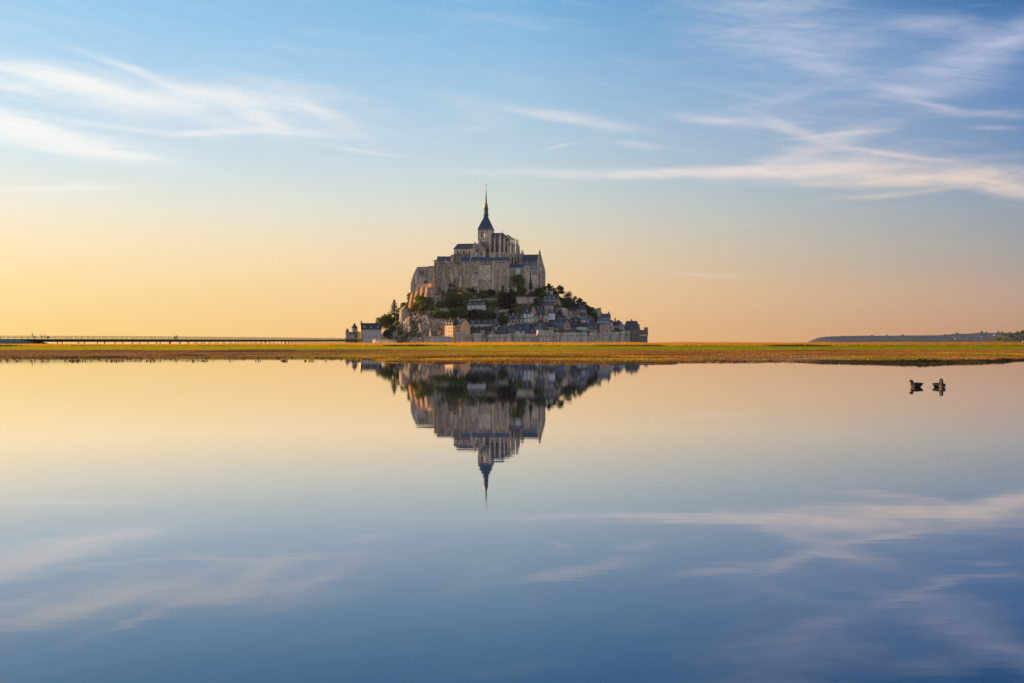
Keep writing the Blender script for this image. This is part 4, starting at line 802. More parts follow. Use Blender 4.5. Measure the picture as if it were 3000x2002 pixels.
V_(1672, 951, 1689, 960, 973, 's', 'granite_dark', SD, 'dark barn between the half-timbered gable and the teal row', dep=8, wins=[(1680, 966, 8, 5)])
V_(1688, 947, 1718, 957, 974, 's', 'shutter_teal', 'roof_brown', 'teal fronted row with four white windows and brownish roof', dep=9, cols=4, rws=(958,), pane='window_white', wh=2.6, ww=2.0, frame='glass_dark')
V_(1716, 944, 1735, 956, 975, 's', 'granite_warm', SB, 'brown stone house with brick chimney and arched windows', dep=9, chim=(.2,), wins=[(1728, 960, 2, 6), (1731, 960, 2, 6)])
V_(1731, 946, 1752, 962, 975, 's', 'granite', SB, 'blue roofed house with two dormers above parked goods', dep=8, dorm=2, chim=(.3,))
V_(1749, 950, 1776, 963, 975, 'h', 'granite_warm', 'wood_dark', 'dark wooden barn roof over a brown wall', dep=10, ridge_in=.35)
V_(1758, 946, 1789, 951, 975, 'lr', 'granite_warm', 'granite_dark', 'large plain brown stone building beside the turret house', dep=9, Y=1074)
V_(1786, 940, 1798, 955, 973, 'f', P, SG, 'white gable end at the left of the red trimmed row', dep=9, wins=[(1791, 957, 3, 6)])
V_(1796, 943, 1815, 955, 973, 's', P, SG, 'white row with red dormers near the right end of the village', dep=8, cols=4, rws=(960,), pane='timber_red', dorm=4, dmat='timber_red')
V_(1802, 937.5, 1823, 946, 960, 'h', 'granite', SG, 'turret house with low pyramid roof near the far right', dep=8, ridge_in=.44, wins=[(1809, 948, 3, 4)], chim=(.05,))
V_(1815, 950, 1829, 953, 973, 's', P, 'zinc', 'white and teal narrow house left of the big trapezoid roof', dep=6, wins=[(1821, 955, 4, 6), (1824, 965, 4, 5)], pane='shutter_teal')
V_(1829.5, 940.5, 1875, 966, 975, 'm', 'granite_dark', SG, 'big stone house with tall trapezoid grey roof at the right end', dep=12, ridge_in=.17, chim=(.5,), chm='granite_dark')
V_(1868, 949.5, 1874, 952, 974, 'lr', 'granite_dark', 'granite_dark', 'chimney block right of the big trapezoid roof', dep=3, name='chimney_stack', cat='chimney')
V_(1574, 938, 1592, 946, 956, 's', 'granite_warm', SD, 'low stone cottage with dark roof below the cream gabled house', dep=7, cols=2, rws=(949,), chim=(.9,))
V_(1590, 950, 1608, 958, 968, 's', 'granite_pale', SG, 'stone cottage with grey roof just behind the left corner of the bastion', dep=7, cols=2, rws=(961,), chim=(.1,))
V_(1571, 960, 1592, 967, 978, 's', 'granite', S, 'long low blue grey roof just over the first bastion parapet', dep=7, dorm=2)
V_(1606, 926, 1630, 938, 948, 's', 'granite_warm', SD, 'brown stone house with chimney above the wide pale metal roof', dep=7, cols=3, rws=(941,), chim=(.2, .8))
V_(1632, 920, 1650, 930, 942, 's', 'granite', S, 'blue grey roofed house over the long grey roof', dep=7, cols=2, rws=(934,), chim=(.95,))
V_(1652, 926, 1672, 933, 944, 'lr', 'granite_pale', 'granite', 'pale blank terrace block right under the square stone tower', dep=6, wins=[(1658, 936, 2, 3), (1666, 936, 2, 3)])
V_(1689, 938, 1703, 944, 954, 'f', 'granite_warm', SD, 'small brown gable between dark slate house and white window strip', dep=7, wins=[(1696, 946, 2, 3)])
V_(1727, 938, 1741, 946, 958, 's', 'granite_pale', S, 'small blue roofed house under the dark gable', dep=6, cols=2, rws=(949,), chim=(.9,))
V_(1775, 944, 1790, 950, 962, 's', 'granite', SD, 'narrow dark roofed house right under the skyline chimneys', dep=6, cols=2, rws=(953,))
V_(1462, 900, 1482, 906, 914, 's', 'granite', SD, 'small shed under the big dark tree', dep=5)
V_(1420, 956, 1434, 962, 972, 's', 'granite_warm', SD, 'little stone house between boxy house and small gable', dep=6, cols=2, rws=(965,), chim=(.5,))
V_(1442, 950, 1462, 958, 972, 's', 'granite', SG, 'grey roofed annex at the right end of the long dormered house', dep=6, cols=2, rws=(962,))
hitwall(1580, 1640, 954, 955, 962, 'granite_pale', 'pale terrace wall behind the first bastion houses') if False else None
# left end
SH, mSH, wSH, heSH, hrSH = V_(1059.5, 946.7, 1117, 964.5, 995, 's', P, SD, 'big white and brown striped house with yellow sunlit gable, left foot of the island', yaw=15, dep=12, Y=1098, cols=7, rws=(968, 980), ww=1.7, wh=2.9, pane='granite_warm', frame='window_white', dorm=3, chim=(.05, .93), chm='granite_dark',
   wins=[(1092, 989, 7, 5), (1084, 991, 3, 3), (1100, 991, 3, 3)])
b_ = MB(); b_.prismx([(0, -7), (12, -7), (12, heSH), (6, hrSH-.35), (0, heSH)], -wSH/2-.14, -wSH/2-.01); b_.build('gable', 'sunlit_ochre', SH)  # panel over the white sun-side gable, coloured as if lit yellow
b_ = MB(); [b_.box(-wSH/2-.1, wSH/2+.1, -.06, -.001, z_-.2, z_+.2) for z_ in (heSH*.44, heSH*.9, heSH*.12)]; b_.build('brick_band', 'granite_warm', SH)
V_(1040, 971, 1050.5, 975.5, 996, 's', 'sunlit_ochre', 'brick', 'low bright yellow sunlit building at the foot of the round tower', yaw=-50, dep=2.5, Y=1093, cols=3, rws=(979,), frame='sunlit_ochre', pane='granite_warm', wh=3)
V_(1028.5, 946, 1046, 961, 994, 'c', 'granite', SD, 'round stone tower with dark conical roof at the bridge end', Y=1095, name='round_tower', cat='tower', chim=())
V_(1020, 973, 1040, 979, 994, 'h', 'granite', SG, 'low grey building between small turret and round tower', Y=1090, dep=8, wins=[(1035, 984, 3, 2)], ridge_in=.2)
V_(1012.5, 962, 1021, 972, 995, 'o', 'granite_warm', SG, 'small round turret with domed roof, leftmost building', Y=1092, name='watch_turret', cat='turret', wins=[(1018, 984, 2.5, 2)])
V_(1119, 960, 1127, 962, 970, 's', 'sunlit_ochre', 'brick', 'tiny sunlit hut among the trees right of the striped house', yaw=-30, dep=4)
V_(1205, 984, 1222, 996, 1004, 'lr', 'granite', SG, 'slanting slate shed roof at the foot of the cliff', yaw=8, dep=6, Y=1062)
V_(1222.5, 989, 1232.5, 992, 1003, 's', 'sunlit_stone', 'granite_pale', 'small square orange sunlit stone hut at the foot of the cliff', yaw=-24, dep=4, Y=1061, wins=[(1228, 994, 4, 5)])

# ------------------------------------------------------------------ walls, ramparts, towers
def wallrun(pts, y_top, mt, label, name, cat, group=None, cap=1.2, thick=3., down=8., seams=True, yb=1006):
    """pts: [(photo x, distance)] along the foot; vertical wall with a jutting parapet"""
    W0 = W(pts[0][0], yb, pts[0][1]); root = empty(name, W0); tag(root, label, cat, group); b_ = MB(); c_ = MB(); tp = y_top if hasattr(y_top, '__len__') else [y_top]*len(pts)
    for (xa, Ya), (xb, Yb), ta, tb_ in zip(pts, pts[1:], tp, tp[1:]):
        A_ = W(xa, yb, Ya)-W0; B_ = W(xb, yb, Yb)-W0; za, zb = (yb-ta)*Ya/F, (yb-tb_)*Yb/F; d_ = (B_-A_); d_.z = 0; d_.normalize(); n_ = Vector((d_.y, -d_.x, 0))
        def quad(mb, o0, o1, z0a, z1a, z0b, z1b):
            q = [A_-n_*o0, B_-n_*o0, B_-n_*o1, A_-n_*o1]; mb.add([(q[0].x, q[0].y, z0a), (q[1].x, q[1].y, z0b), (q[2].x, q[2].y, z0b), (q[3].x, q[3].y, z0a), (q[0].x, q[0].y, z1a), (q[1].x, q[1].y, z1b), (q[2].x, q[2].y, z1b), (q[3].x, q[3].y, z1a)],
                [(0,3,2,1), (4,5,6,7), (0,1,5,4), (1,2,6,5), (2,3,7,6), (3,0,4,7)])
        quad(b_, 0, thick, -down, za-cap*1.45, -down, zb-cap*1.45); quad(c_, -.5, thick+.1, za-cap*1.3, za, zb-cap*1.3, zb)
        L_ = (B_-A_).length
        for i in range(int(L_/1.3)):
            q = A_+d_*(i+.5)*1.3; zz = za+(zb-za)*(i+.5)*1.3/L_; b_.box(q.x-.2, q.x+.2, q.y-.42, q.y+.3, zz-cap*1.3-.75, zz-cap*1.3)
        if seams:
            k_ = max(1, int(L_/8)); 
            for i in range(k_):
                q = A_+d_*random.uniform(.1, .9)*L_; ww_ = random.uniform(.1, .28); zz = za-cap*1.5; b_.box(q.x-ww_, q.x+ww_, q.y-.16, q.y+.2, -down, zz-random.uniform(0, .4), 1)
    b_.build('wall', [mt, 'granite_dark'], root); c_.build('parapet', mt, root); return root
GW = 'rampart walls'
wallrun([(1361, 1063), (1400, 1062), (1470, 1060), (1573, 1060)], [980.5, 980, 979.5, 979], 'rampart_stone', 'long pale rampart between the corner tower and the first bastion', 'rampart_wall', 'rampart', GW, cap=2.2)
wallrun([(1621, 1060), (1680, 1059), (1745, 1060)], [975, 974.5, 975], 'rampart_stone', 'rampart with small gun slits below the half-timbered gable', 'rampart_wall', 'rampart', GW, cap=2.)
wallrun([(1745, 1062), (1790, 1062)], [976, 975], 'rampart_stone', 'short rampart stretch with a walled up stair and arch', 'rampart_wall', 'rampart', GW, cap=.5)
wallrun([(1742, 1059), (1791, 1059)], [991, 992.5], 'rampart_stone', 'low outwork wall in front of the walled up stair', 'rampart_wall', 'rampart', GW, cap=.3, seams=False)
wallrun([(1768, 1060), (1800, 1059.5), (1822, 1061)], [973, 972.5, 972.5], 'rampart_stone', 'rampart with dark streaks right of the walled up stair', 'rampart_wall', 'rampart', GW, cap=2.)
wallrun([(1820, 1058), (1832, 1056), (1845, 1058)], [970.5]*3, 'rampart_stone', 'projecting pale rampart tower left of the dark end bastion', 'rampart_tower', 'tower', cap=2.2)
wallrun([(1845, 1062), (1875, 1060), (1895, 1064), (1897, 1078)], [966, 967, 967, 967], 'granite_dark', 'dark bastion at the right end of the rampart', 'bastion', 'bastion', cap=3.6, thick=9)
wallrun([(1573, 1058), (1578, 1054), (1612, 1053), (1621, 1058)], [968, 967.5, 967.5, 968], 'rampart_stone', 'large angular bastion in the middle of the rampart', 'bastion', 'bastion', cap=4., thick=8)
def rtower(x0, x1, yt, Y, mt, label, capd=1.8, nm='rampart_tower'):
    p = W((x0+x1)/2, 1006, Y); m_ = Y/F; r_ = (x1-x0)/2*m_; h_ = (1006-yt)*m_; root = empty(nm, p); tag(root, label, 'tower'); b_ = MB()
    b_.lathe(0, r_, [(r_*1.04, -6), (r_, 2), (r_*.98, h_-capd-.6)], 20); b_.build('wall', mt, root); b_ = MB(); b_.lathe(0, r_, [(r_*.98, h_-capd-.9), (r_*1.09, h_-capd), (r_*1.09, h_), (r_*.8, h_), (r_*.8, h_-.9)], 20); b_.build('parapet', mt, root); return root
rtower(1333, 1362, 972.5, 1057, 'rampart_stone', 'round corner tower with sunlit left side where the rampart begins', 2.4)
rtower(1384, 1412, 977, 1056, 'rampart_stone', 'half-round tower of the rampart under the pyramid roof', 2.)
b = MB(); b.box(-1.5, 1.5, 0, 3.2, -3, 2.); b.box(-1.7, 1.7, -.2, 3.4, 2., 2.4); o = b.build('bartizan', 'granite_dark'); o.location = W(1893, 967, 1063); tag(o, 'small lookout box at the right corner of the end bastion', 'lookout')
wallrun([(1240, 1060), (1290, 1059), (1334, 1060)], [986, 985.5, 987], 'rampart_stone', 'low grey quay wall left of the corner tower', 'quay_wall', 'wall', cap=.4, seams=False)
wallrun([(1085, 1088), (1100, 1080), (1135, 1075), (1160, 1072)], [993.5, 993.5, 994, 998], 'rampart_stone', 'low stone quay wall in front of the striped house', 'quay_wall', 'wall', cap=.3, seams=False)
def hitwall(x0, x1, yt0, yt1, yb, mt, label, thick=2.5, name='garden_wall', cap=.4):
    pa, pb = hit(x0, yb), hit(x1, yb); wallrun([(x0, pa.y), (x1, pb.y)], [yt0, yt1], mt, label, name, 'wall', 'garden walls', cap=cap, thick=thick, down=6, seams=False, yb=yb)
hitwall(1256, 1306, 935, 935, 962, 'granite', 'high grey retaining wall beside the cliff left of the orange hotel')
hitwall(1188, 1260, 915.5, 915.5, 924, 'granite', 'terrace wall along the top of the cliff')
hitwall(1513, 1572, 870, 871, 893, 'granite_pale', 'whitish high garden wall right of the big dark tree')
hitwall(1372, 1456, 880, 874, 884, 'granite_pale', 'thin pale path wall above the mansard house')
hitwall(1470, 1508, 907, 908, 912, 'plaster', 'white balustrade wall under the big dark tree')
hitwall(1280, 1330, 903, 906, 911, 'granite_pale', 'pale low wall over the hedges on the left slope')
hitwall(1575, 1604, 930, 931, 940, 'granite_pale', 'pale terrace wall under the cream houses')
V_(1501.5, 842.5, 1514.5, 843, 864, 'lr', 'granite_pale', 'granite_pale', 'small plain square pale tower below the blue roofed abbey range', dep=4, name='square_tower', cat='tower')
# round stone bastion on the cliff
p = hit(1182, 942); b = MB(); b.lathe(0, 4, [(5.0, -6), (4.4, 4), (4.0, 11.5), (4.0, 12)], 16); b.prism([(2, -8), (13, -8), (12.5, 9.5), (2, 9)], 1.5, 6)
o = b.build('cliff_bastion', 'granite_warm'); o.location = p; tag(o, 'rounded sunlit stone bastion clinging to the left cliff', 'bastion')

# ------------------------------------------------------------------ trees on the island
tree(1484, 906, 60, 50, 'leaf_plum', 'big round plum-dark tree in the middle of the slope', 'dense', leaf=.9, n=9000)
tree(1470, 958, 35, 46, 'leaf_dark', 'tall dark rounded tree right of the long dormered house', 'dense', n=6000)
tree(1234, 916, 56, 58, 'leaf_olive', 'large olive green tree on the cliff under the sunlit buttresses', n=8000)
tree(1246, 880, 26, 22, 'leaf_dark', 'flat dark layered tree above the olive tree', 'layered')
tree(1213, 912, 30, 22, 'leaf_orange', 'rusty orange bush left of the olive tree', 'round', name='bush', cat='bush')
tree(1155, 927, 42, 50, 'leaf_dark', 'dark green conifer against the sky on the left slope', 'conifer', leaf=.75, n=2600)
tree(1137, 962, 44, 46, 'leaf_olive', 'broad sunlit tree on the left slope below the conifer', n=6000)
tree(1112, 962, 40, 32, 'leaf_olive', 'low spreading tree behind the striped house', n=3600)
tree(1132, 968, 24, 36, 'leaf_yellow', 'small bright green rounded tree at the foot of the left slope', n=2600)
tree(1150, 972, 36, 24, 'leaf_mid', 'dark green shrub mass above the shore rocks', name='bush', cat='bush', n=2600)
tree(1165, 962, 26, 24, 'leaf_yellow', 'yellow green bush below the rounded bastion', name='bush', cat='bush')
tree(1135, 990, 30, 24, 'leaf_dark', 'dark shrub right of the striped house wall', name='bush', cat='bush')
tree(1200, 884, 22, 28, 'leaf_olive', 'small leaning tree on the edge of the cliff below the sloping abbey side')
tree(1182, 905, 26, 20, 'leaf_olive', 'scrubby bush on the cliff edge left of the rounded bastion', name='bush', cat='bush')
tree(1170, 918, 20, 16, 'leaf_yellow', 'yellow green bush at the skyline between conifer and bastion', name='bush', cat='bush')
tree(1205, 880, 20, 18, 'leaf_mid', 'green bush at the foot of the sunlit buttresses', name='bush', cat='bush')
for i, (x, y, w_, h_, mt, lb) in enumerate([(1280, 936, 40, 26, 'leaf_mid', 'leftmost dark hedge tree over the retaining wall'), (1305, 936, 36, 24, 'leaf_mid', 'hedge tree straight above the orange hotel'), (1327, 934, 34, 26, 'leaf_dark', 'hedge tree above the hotel chimneys'), (1350, 934, 36, 34, 'leaf_mid', 'green tree left of the mansard house front'),
    (1385, 938, 44, 30, 'leaf_plum', 'dark purple brown tree under the mansard house'), (1415, 938, 50, 28, 'leaf_dark', 'dark tree over the long dormered house roof'), (1440, 936, 40, 24, 'leaf_dark', 'dark tree between purple tree and tall rounded tree'), (1345, 905, 34, 34, 'leaf_dark', 'dark tree left of the mansard roof'), (1322, 902, 34, 30, 'leaf_dark', 'very dark tree at the foot of the hoist ramp'),
    (1290, 905, 30, 24, 'leaf_mid', 'green tree right of the large olive tree')]): tree(x, y, w_, h_, mt, lb, 'dense', n=3200)
for (x, y, w_, h_, mt, lb) in [(1345, 865, 34, 26, 'leaf_orange', 'orange sunlit bush under the narrow lodging'), (1325, 848, 26, 30, 'leaf_dark', 'dark ivy bush in the corner of the blank abbey wall'), (1332, 873, 26, 20, 'leaf_olive', 'olive bush right of the hoist ramp'), (1360, 878, 26, 20, 'leaf_yellow', 'yellow bush left of the path wall'),  # orange bush under the lodging: sunlit patch put into the leaf colour
    (1380, 860, 30, 18, 'leaf_dark', 'dark bush at the foot of the long lodging'), (1415, 872, 40, 24, 'leaf_mid', 'green bush under the pale lodging wall'), (1411, 843, 14, 26, 'leaf_dark', 'narrow dark green tree against the pale lodging wall'), (1440, 868, 34, 22, 'leaf_plum', 'brown bush under the hipped range'), (1465, 868, 20, 16, 'leaf_orange', 'yellow orange autumn tree left of the big dark tree'),
    (1475, 858, 30, 20, 'leaf_mid', 'green bush below the hipped range corner'), (1500, 868, 30, 18, 'leaf_dark', 'dark bush left of the small square tower'), (1530, 866, 36, 26, 'leaf_mid', 'blue green bush right of the small square tower'), (1490, 846, 22, 20, 'leaf_dark', 'dark tree touching the right corner of the hipped range'),
    (1575, 870, 30, 24, 'leaf_dark', 'dark bush below the square gatehouse turret'), (1592, 872, 26, 20, 'leaf_mid', 'green bush left of the topmost stone house'), (1568, 893, 14, 20, 'leaf_dark', 'small conical tree at the end of the white garden wall'), (1520, 920, 26, 24, 'leaf_yellow', 'light green rounded bush left of the teal shuttered house'), (1500, 922, 26, 16, 'leaf_plum', 'dark red bush left of the light green bush'),
    (1638, 930, 14, 20, 'leaf_dark', 'small palm-like tree among the upper village houses'), (1612, 905, 22, 12, 'leaf_mid', 'ivy clump on the wall under the low blue roof')]: tree(x, y, w_, h_, mt, lb, 'round', name='bush' if h_ < 21 else 'tree', cat='bush' if h_ < 21 else 'tree', n=1700)
tree(1517, 848, 46, 46, 'leaf_mid', 'large green tree in front of the low blue roofed abbey range', n=5200, Y=1110)
tree(1555, 850, 16, 36, 'leaf_dark', 'slim dark tree in front of the gatehouse turrets', 'conifer', Y=1108, n=1400)
for (x, y, w_, h_, kd, lb) in [(1612, 860, 34, 30, 'round', 'dark tree against the sky right of the abbey foot'), (1636, 872, 44, 36, 'round', 'wide dark tree on the skyline above the stone houses'), (1662, 900, 48, 44, 'layered', 'layered dark pine above the parish church'), (1668, 908, 40, 34, 'layered', 'lower dark pine behind the parish church'), (1690, 905, 40, 38, 'round', 'dark rounded tree on the skyline right of the pine'),
    (1712, 915, 34, 32, 'round', 'dark tree behind the polygonal house'), (1727, 925, 26, 30, 'round', 'dark tree left of the dark hipped house'), (1740, 940, 26, 26, 'round', 'low dark tree sloping down between the skyline houses')]: tree(x, y, w_, h_, 'leaf_dark', lb, kd, n=3600, group='dark trees on the right skyline', leaf=.85)

for (x, y, w_, h_, mt, lb) in [(1100, 975, 26, 22, 'leaf_mid', 'green bush behind the right end of the striped house roof'), (1128, 948, 28, 24, 'leaf_olive', 'olive bush just under the conifer on its left'), (1148, 950, 30, 22, 'leaf_mid', 'mid green bush under the conifer'), (1165, 938, 24, 20, 'leaf_olive', 'olive bush between conifer and rounded bastion'), (1145, 985, 26, 22, 'leaf_mid', 'green bush at the shore beside the striped house'), (1172, 985, 20, 16, 'leaf_olive', 'small olive bush among the shore rocks')]: tree(x, y, w_, h_, mt, lb, 'round', name='bush', cat='bush', n=2200)

# parasol and post in sunlit orange
b = MB(); b.bar((0, 0, 0), (0, 0, 2.4), .06, .06, 5); b.lathe(0, 0, [(2.0, 2.1), (1.2, 2.7), (.1, 3.1)], 10); o = b.build('parasol', 'rust_red'); o.location = hit(1154, 944); tag(o, 'red parasol among the bushes on the left slope', 'parasol')
b = MB(); b.lathe(0, 0, [(.9, 0), (.9, 3.4), (.7, 3.6), (.7, 4.6), (.1, 5.3)], 8); o = b.build('beacon', 'sunlit_stone'); o.location = W(1261, 985, 1060.5); tag(o, 'orange sunlit stone beacon on the quay wall', 'beacon')

# ------------------------------------------------------------------ bridge
BP = [(-420, 425, 993.6), (-150, 430, 993.6), (0, 440, 993.6), (250, 462, 994), (500, 500, 994.6), (750, 610, 995.3), (900, 735, 996), (1000, 880, 996.6), (1062, 1010, 997.2), (1086, 1085, 997.4)]
def bpt(x):
    xs_ = [b_[0] for b_ in BP]; Yv = float(np.interp(x, xs_, [b_[1] for b_ in BP])); return W(x, float(np.interp(x, xs_, [b_[2] for b_ in BP])), Yv)
fine_ = [bpt(x) for x in np.linspace(-420, 1086, 120)]
pts = []; # smooth
for i in range(len(fine_)):
    lo, hi = max(0, i-6), min(len(fine_), i+7); s = Vector((0, 0, 0))
    for q in fine_[lo:hi]: s += q
    pts.append(s/(hi-lo))
arc = [0.]
for a, b_ in zip(pts, pts[1:]): arc.append(arc[-1]+(b_-a).length)
def along(s):
    s = min(max(s, 0), arc[-1]-1e-3); i = max(j for j in range(len(arc)-1) if arc[j] <= s); t_ = (s-arc[i])/(arc[i+1]-arc[i]); p = pts[i].lerp(pts[i+1], t_); d_ = (pts[i+1]-pts[i]).normalized(); return p, d_, Vector((d_.y, -d_.x, 0)).normalized()
br = empty('bridge', (0, 0, 0)); tag(br, 'long low footbridge on thin piles running from the left to the island', 'bridge')
def sweep(mb, prof, step, s0=0, s1=None):   # prof: (offset toward viewer, z) closed
    s1 = s1 or arc[-1]; n_ = int((s1-s0)/step)+1; k = len(prof); vs_ = []; fs = []
    for i in range(n_+1):
        p, d_, nr_ = along(s0+(s1-s0)*i/n_)
        for o_, z in prof: q = p+nr_*o_; vs_.append((q.x, q.y, p.z+z))
    for i in range(n_):
        for j in range(k): fs.append((i*k+j, i*k+(j+1) % k, (i+1)*k+(j+1) % k, (i+1)*k+j))
    mb.add(vs_, fs)
b = MB(); sweep(b, [(4.2, 0), (4.2, -.35), (-4.2, -.35), (-4.2, 0)], 6); b.build('deck', 'wood_dark', br)
b = MB(); sweep(b, [(3.4, -.36), (2.6, -1.15), (-2.6, -1.15), (-3.4, -.36)], 6); b.build('girder', 'steel_dark', br)
for off in (4.1, -4.1):
    b = MB(); L_ = arc[-1]; step = 2.55; n_ = int(L_/step)
    for i in range(n_):
        p, d_, nr_ = along((i+.5)*step); q = p+nr_*off; lean = (.18 if off > 0 else -.18); b.bar(q+Vector((0, 0, -.2)), q+nr_*lean+Vector((0, 0, 1.2)), .06, .05, 4)
    sweep(b, [(off*1.044+.05, 1.2), (off*1.044+.05, 1.12), (off*1.044-.05, 1.12), (off*1.044-.05, 1.2)], 6); 
    for hz_ in (.35, .62, .9): sweep(b, [(off*1.02+.02, hz_+.02), (off*1.02+.02, hz_-.02), (off*1.02-.02, hz_-.02), (off*1.02-.02, hz_+.02)], 8)
    b.build('railing', 'steel_dark', br)
b = MB(); s = 4.
while s < arc[-1]-40:
    p, d_, nr_ = along(s); q = p+nr_*2.7; e = d_*2.2; b.bar(q+Vector((0, 0, .45))-e, q+Vector((0, 0, .45))+e, .06, .06, 4); b.bar(q, q+Vector((0, 0, .45)), .05, .05, 4); s += 5.1
o = b.build('bench_row', 'wood_dark', br); 
s = next(arc[i] for i in range(len(pts)) if 1500+pts[i].x/pts[i].y*F > 166); k = 0; first = None
while s < arc[-1]-8 and k < 100:
    p, d_, nr_ = along(s)
    for off in (2.3, -2.3):
        q = p+nr_*off
        if first is None:
            b = MB(); b.lathe(0, 0, [(.2, -7), (.2, -1.0)], 8); first = b.build('pile', 'steel_dark', br); first.location = q
        else: inst(first, br, q).name = 'pile'
        k += 1
    s += 9. if s < 400 else 12.
# green embankment carrying the road at the left
n1, n2 = 90, 14; ex = np.linspace(-330, 165, n1); V = []
for i, x in enumerate(ex):
    p = bpt(float(x)); top = p.z-.12; k_ = np.clip((165-x)/85, 0, 1)**.7
    for j in range(n2):
        t_ = j/(n2-1); e_ = max(0, (abs(t_*2-1)-.38)/.62)**1.2; zz = top*(1-e_)*k_; V.append((p.x, p.y-17+t_*34, max(-.3, zz-.3*(1-k_))+.3*(fbm(np.array([x/9.]), np.array([t_*6.]), 3, 171)[0]-.5)*(.2+.8*(e_ > 0))))
idx = np.arange(n1*n2).reshape(n1, n2); fa = np.stack([idx[:-1, :-1], idx[1:, :-1], idx[1:, 1:], idx[:-1, 1:]], -1).reshape(-1, 4)
mat('bank_green', (.10,.15,.09), (.16,.17,.11), .2, fine=1.2, amt=.6); o = npmesh('embankment', np.array(V), fa, 'bank_green'); tag(o, 'dark green embankment carrying the road at the left', kind='structure')

# ------------------------------------------------------------------ far coast
mat('far_slope', (.028,.032,.045), (.045,.043,.05), .004, fine=.02, amt=.5); mat('near_slope', (.03,.035,.012), (.07,.052,.018), .012, fine=.06, amt=.6)  # far_slope: part of the bluish distance haze is put into its colour
def coast(name, prof, Y, depth, mt, label, seed, dx=3, bump=.8, step=None):
    xs_ = np.arange(prof[0][0], prof[-1][0], dx); yt = np.interp(xs_, [a for a, _ in prof], [b_ for _, b_ in prof]); n2 = 26; m_ = Y/F; V = []
    for x, y in zip(xs_, yt):
        for j in range(n2):
            t_ = j/(n2-1); h_ = max(0, (1012-y)*m_+2.6); g_ = min(1, (t_/.55))**.8 if t_ < .55 else 1-((t_-.55)/.45)**2
            Yj = Y-depth*.5+depth*t_; X_ = (x-1500)/F*Y*1.0; gul = (fbm(np.array([x/18.+seed]), np.array([t_*1.2]), 4, seed)[0]-.5)
            V.append((X_, Yj+gul*depth*.18*(1-abs(2*t_-1)), h_*g_*(1+.03*gul)-1+bump*m_*(fbm(np.array([x/4.]), np.array([t_*8]), 3, seed+3)[0]-.5)*2*g_))
    n1 = len(xs_); idx = np.arange(n1*n2).reshape(n1, n2); fa = np.stack([idx[:-1, :-1], idx[1:, :-1], idx[1:, 1:], idx[:-1, 1:]], -1).reshape(-1, 4)
    o = npmesh(name, np.array(V), fa, mt, True); tag(o, label, kind='structure'); return o
coast('far_hills', [(2386, 1006), (2394, 1001), (2412, 988), (2440, 986), (2480, 984.5), (2540, 983.5), (2600, 983.8), (2700, 982.8), (2770, 982.3), (2800, 978.5), (2850, 977.5), (2880, 975.5), (2940, 975.8), (2985, 975), (3040, 976), (3300, 976)], 7500, 900, 'far_slope', 'long bluish headland on the right horizon', 201, bump=.4)
coast('near_hills', [(2890, 1008), (2905, 999.5), (2930, 988), (2945, 980.5), (2960, 983.5), (2975, 979), (3000, 973.5), (3060, 966), (3300, 964)], 2900, 260, 'near_slope', 'darker scrubby hill at the right edge', 211, dx=2, bump=1.2)
for i, (x, y, w_, h_, lb) in enumerate([(2914, 981.5, 4.2, 3.2, 'largest white house on the far headland'), (2832, 991, 3, 2, 'small pale house low on the far headland'), (2875, 986.5, 2.4, 1.8, 'tiny pale house halfway up the far headland'), (2798, 992, 2.2, 1.6, 'leftmost tiny white house on the far headland'), (2818, 983, 2., 1.5, 'tiny house near the crest of the far headland'), (2997, 999, 3, 4, 'pale house at the right edge under the scrubby hill')]):
    Y = (7050+495*min(1, ((1012-y-h_/2)/(1012-np.interp(x, [2770, 2800, 2850, 2880, 2985], [982.3, 978.5, 977.5, 975.5, 975])))**1.25)) if i < 5 else 2740; Y = float(Y); m_ = Y/F; b = MB(); w2, h2 = w_*m_/2, h_*m_; root = empty('far_house', W(x, y+h_/2, Y)); tag(root, lb, 'house', 'houses on the far coast')
    b.box(-w2, w2, 0, w2*1.2, -12, h2*.65); b.build('wall', 'window_white', root); b = MB(); b.prismx([(-.4, h2*.65), (w2*.6, h2), (w2*1.2+.4, h2*.65)], -w2-.5, w2+.5); b.build('roof', 'slate_grey', root)
for i, (x, y, s_) in enumerate([(2803, 979, 3), (2876, 976, 4.5), (2890, 976.5, 3), (2925, 975.5, 4), (2936, 976, 3), (2958, 977, 3), (2770, 983, 2), (2645, 983.5, 2), (2598, 984, 2), (2555, 984.5, 2)]):
    tree(x, y+1.5, s_*2, s_+1.5, 'leaf_dark', 'tiny distant tree on the crest of the far headland', Y=7480, n=260, group='trees on the far headland', leaf=8.)

for (x, y, w_, h_, lb) in [(2943, 984, 12, 7, 'scrubby clump on the left knoll of the near hill'), (2962, 988, 18, 8, 'dark scrub patch in the dip of the near hill'), (2982, 981, 16, 8, 'dark thicket near the right edge of the near hill'), (2997, 978, 14, 9, 'dark thicket at the very edge of the photo on the near hill'), (2925, 996, 16, 6, 'low scrub at the foot of the near hill')]:
    tree(x, y, w_, h_, 'leaf_mid', lb, 'dense', Y=2860, n=900, group='thickets on the near hill', leaf=3.2, name='thicket', cat='thicket')

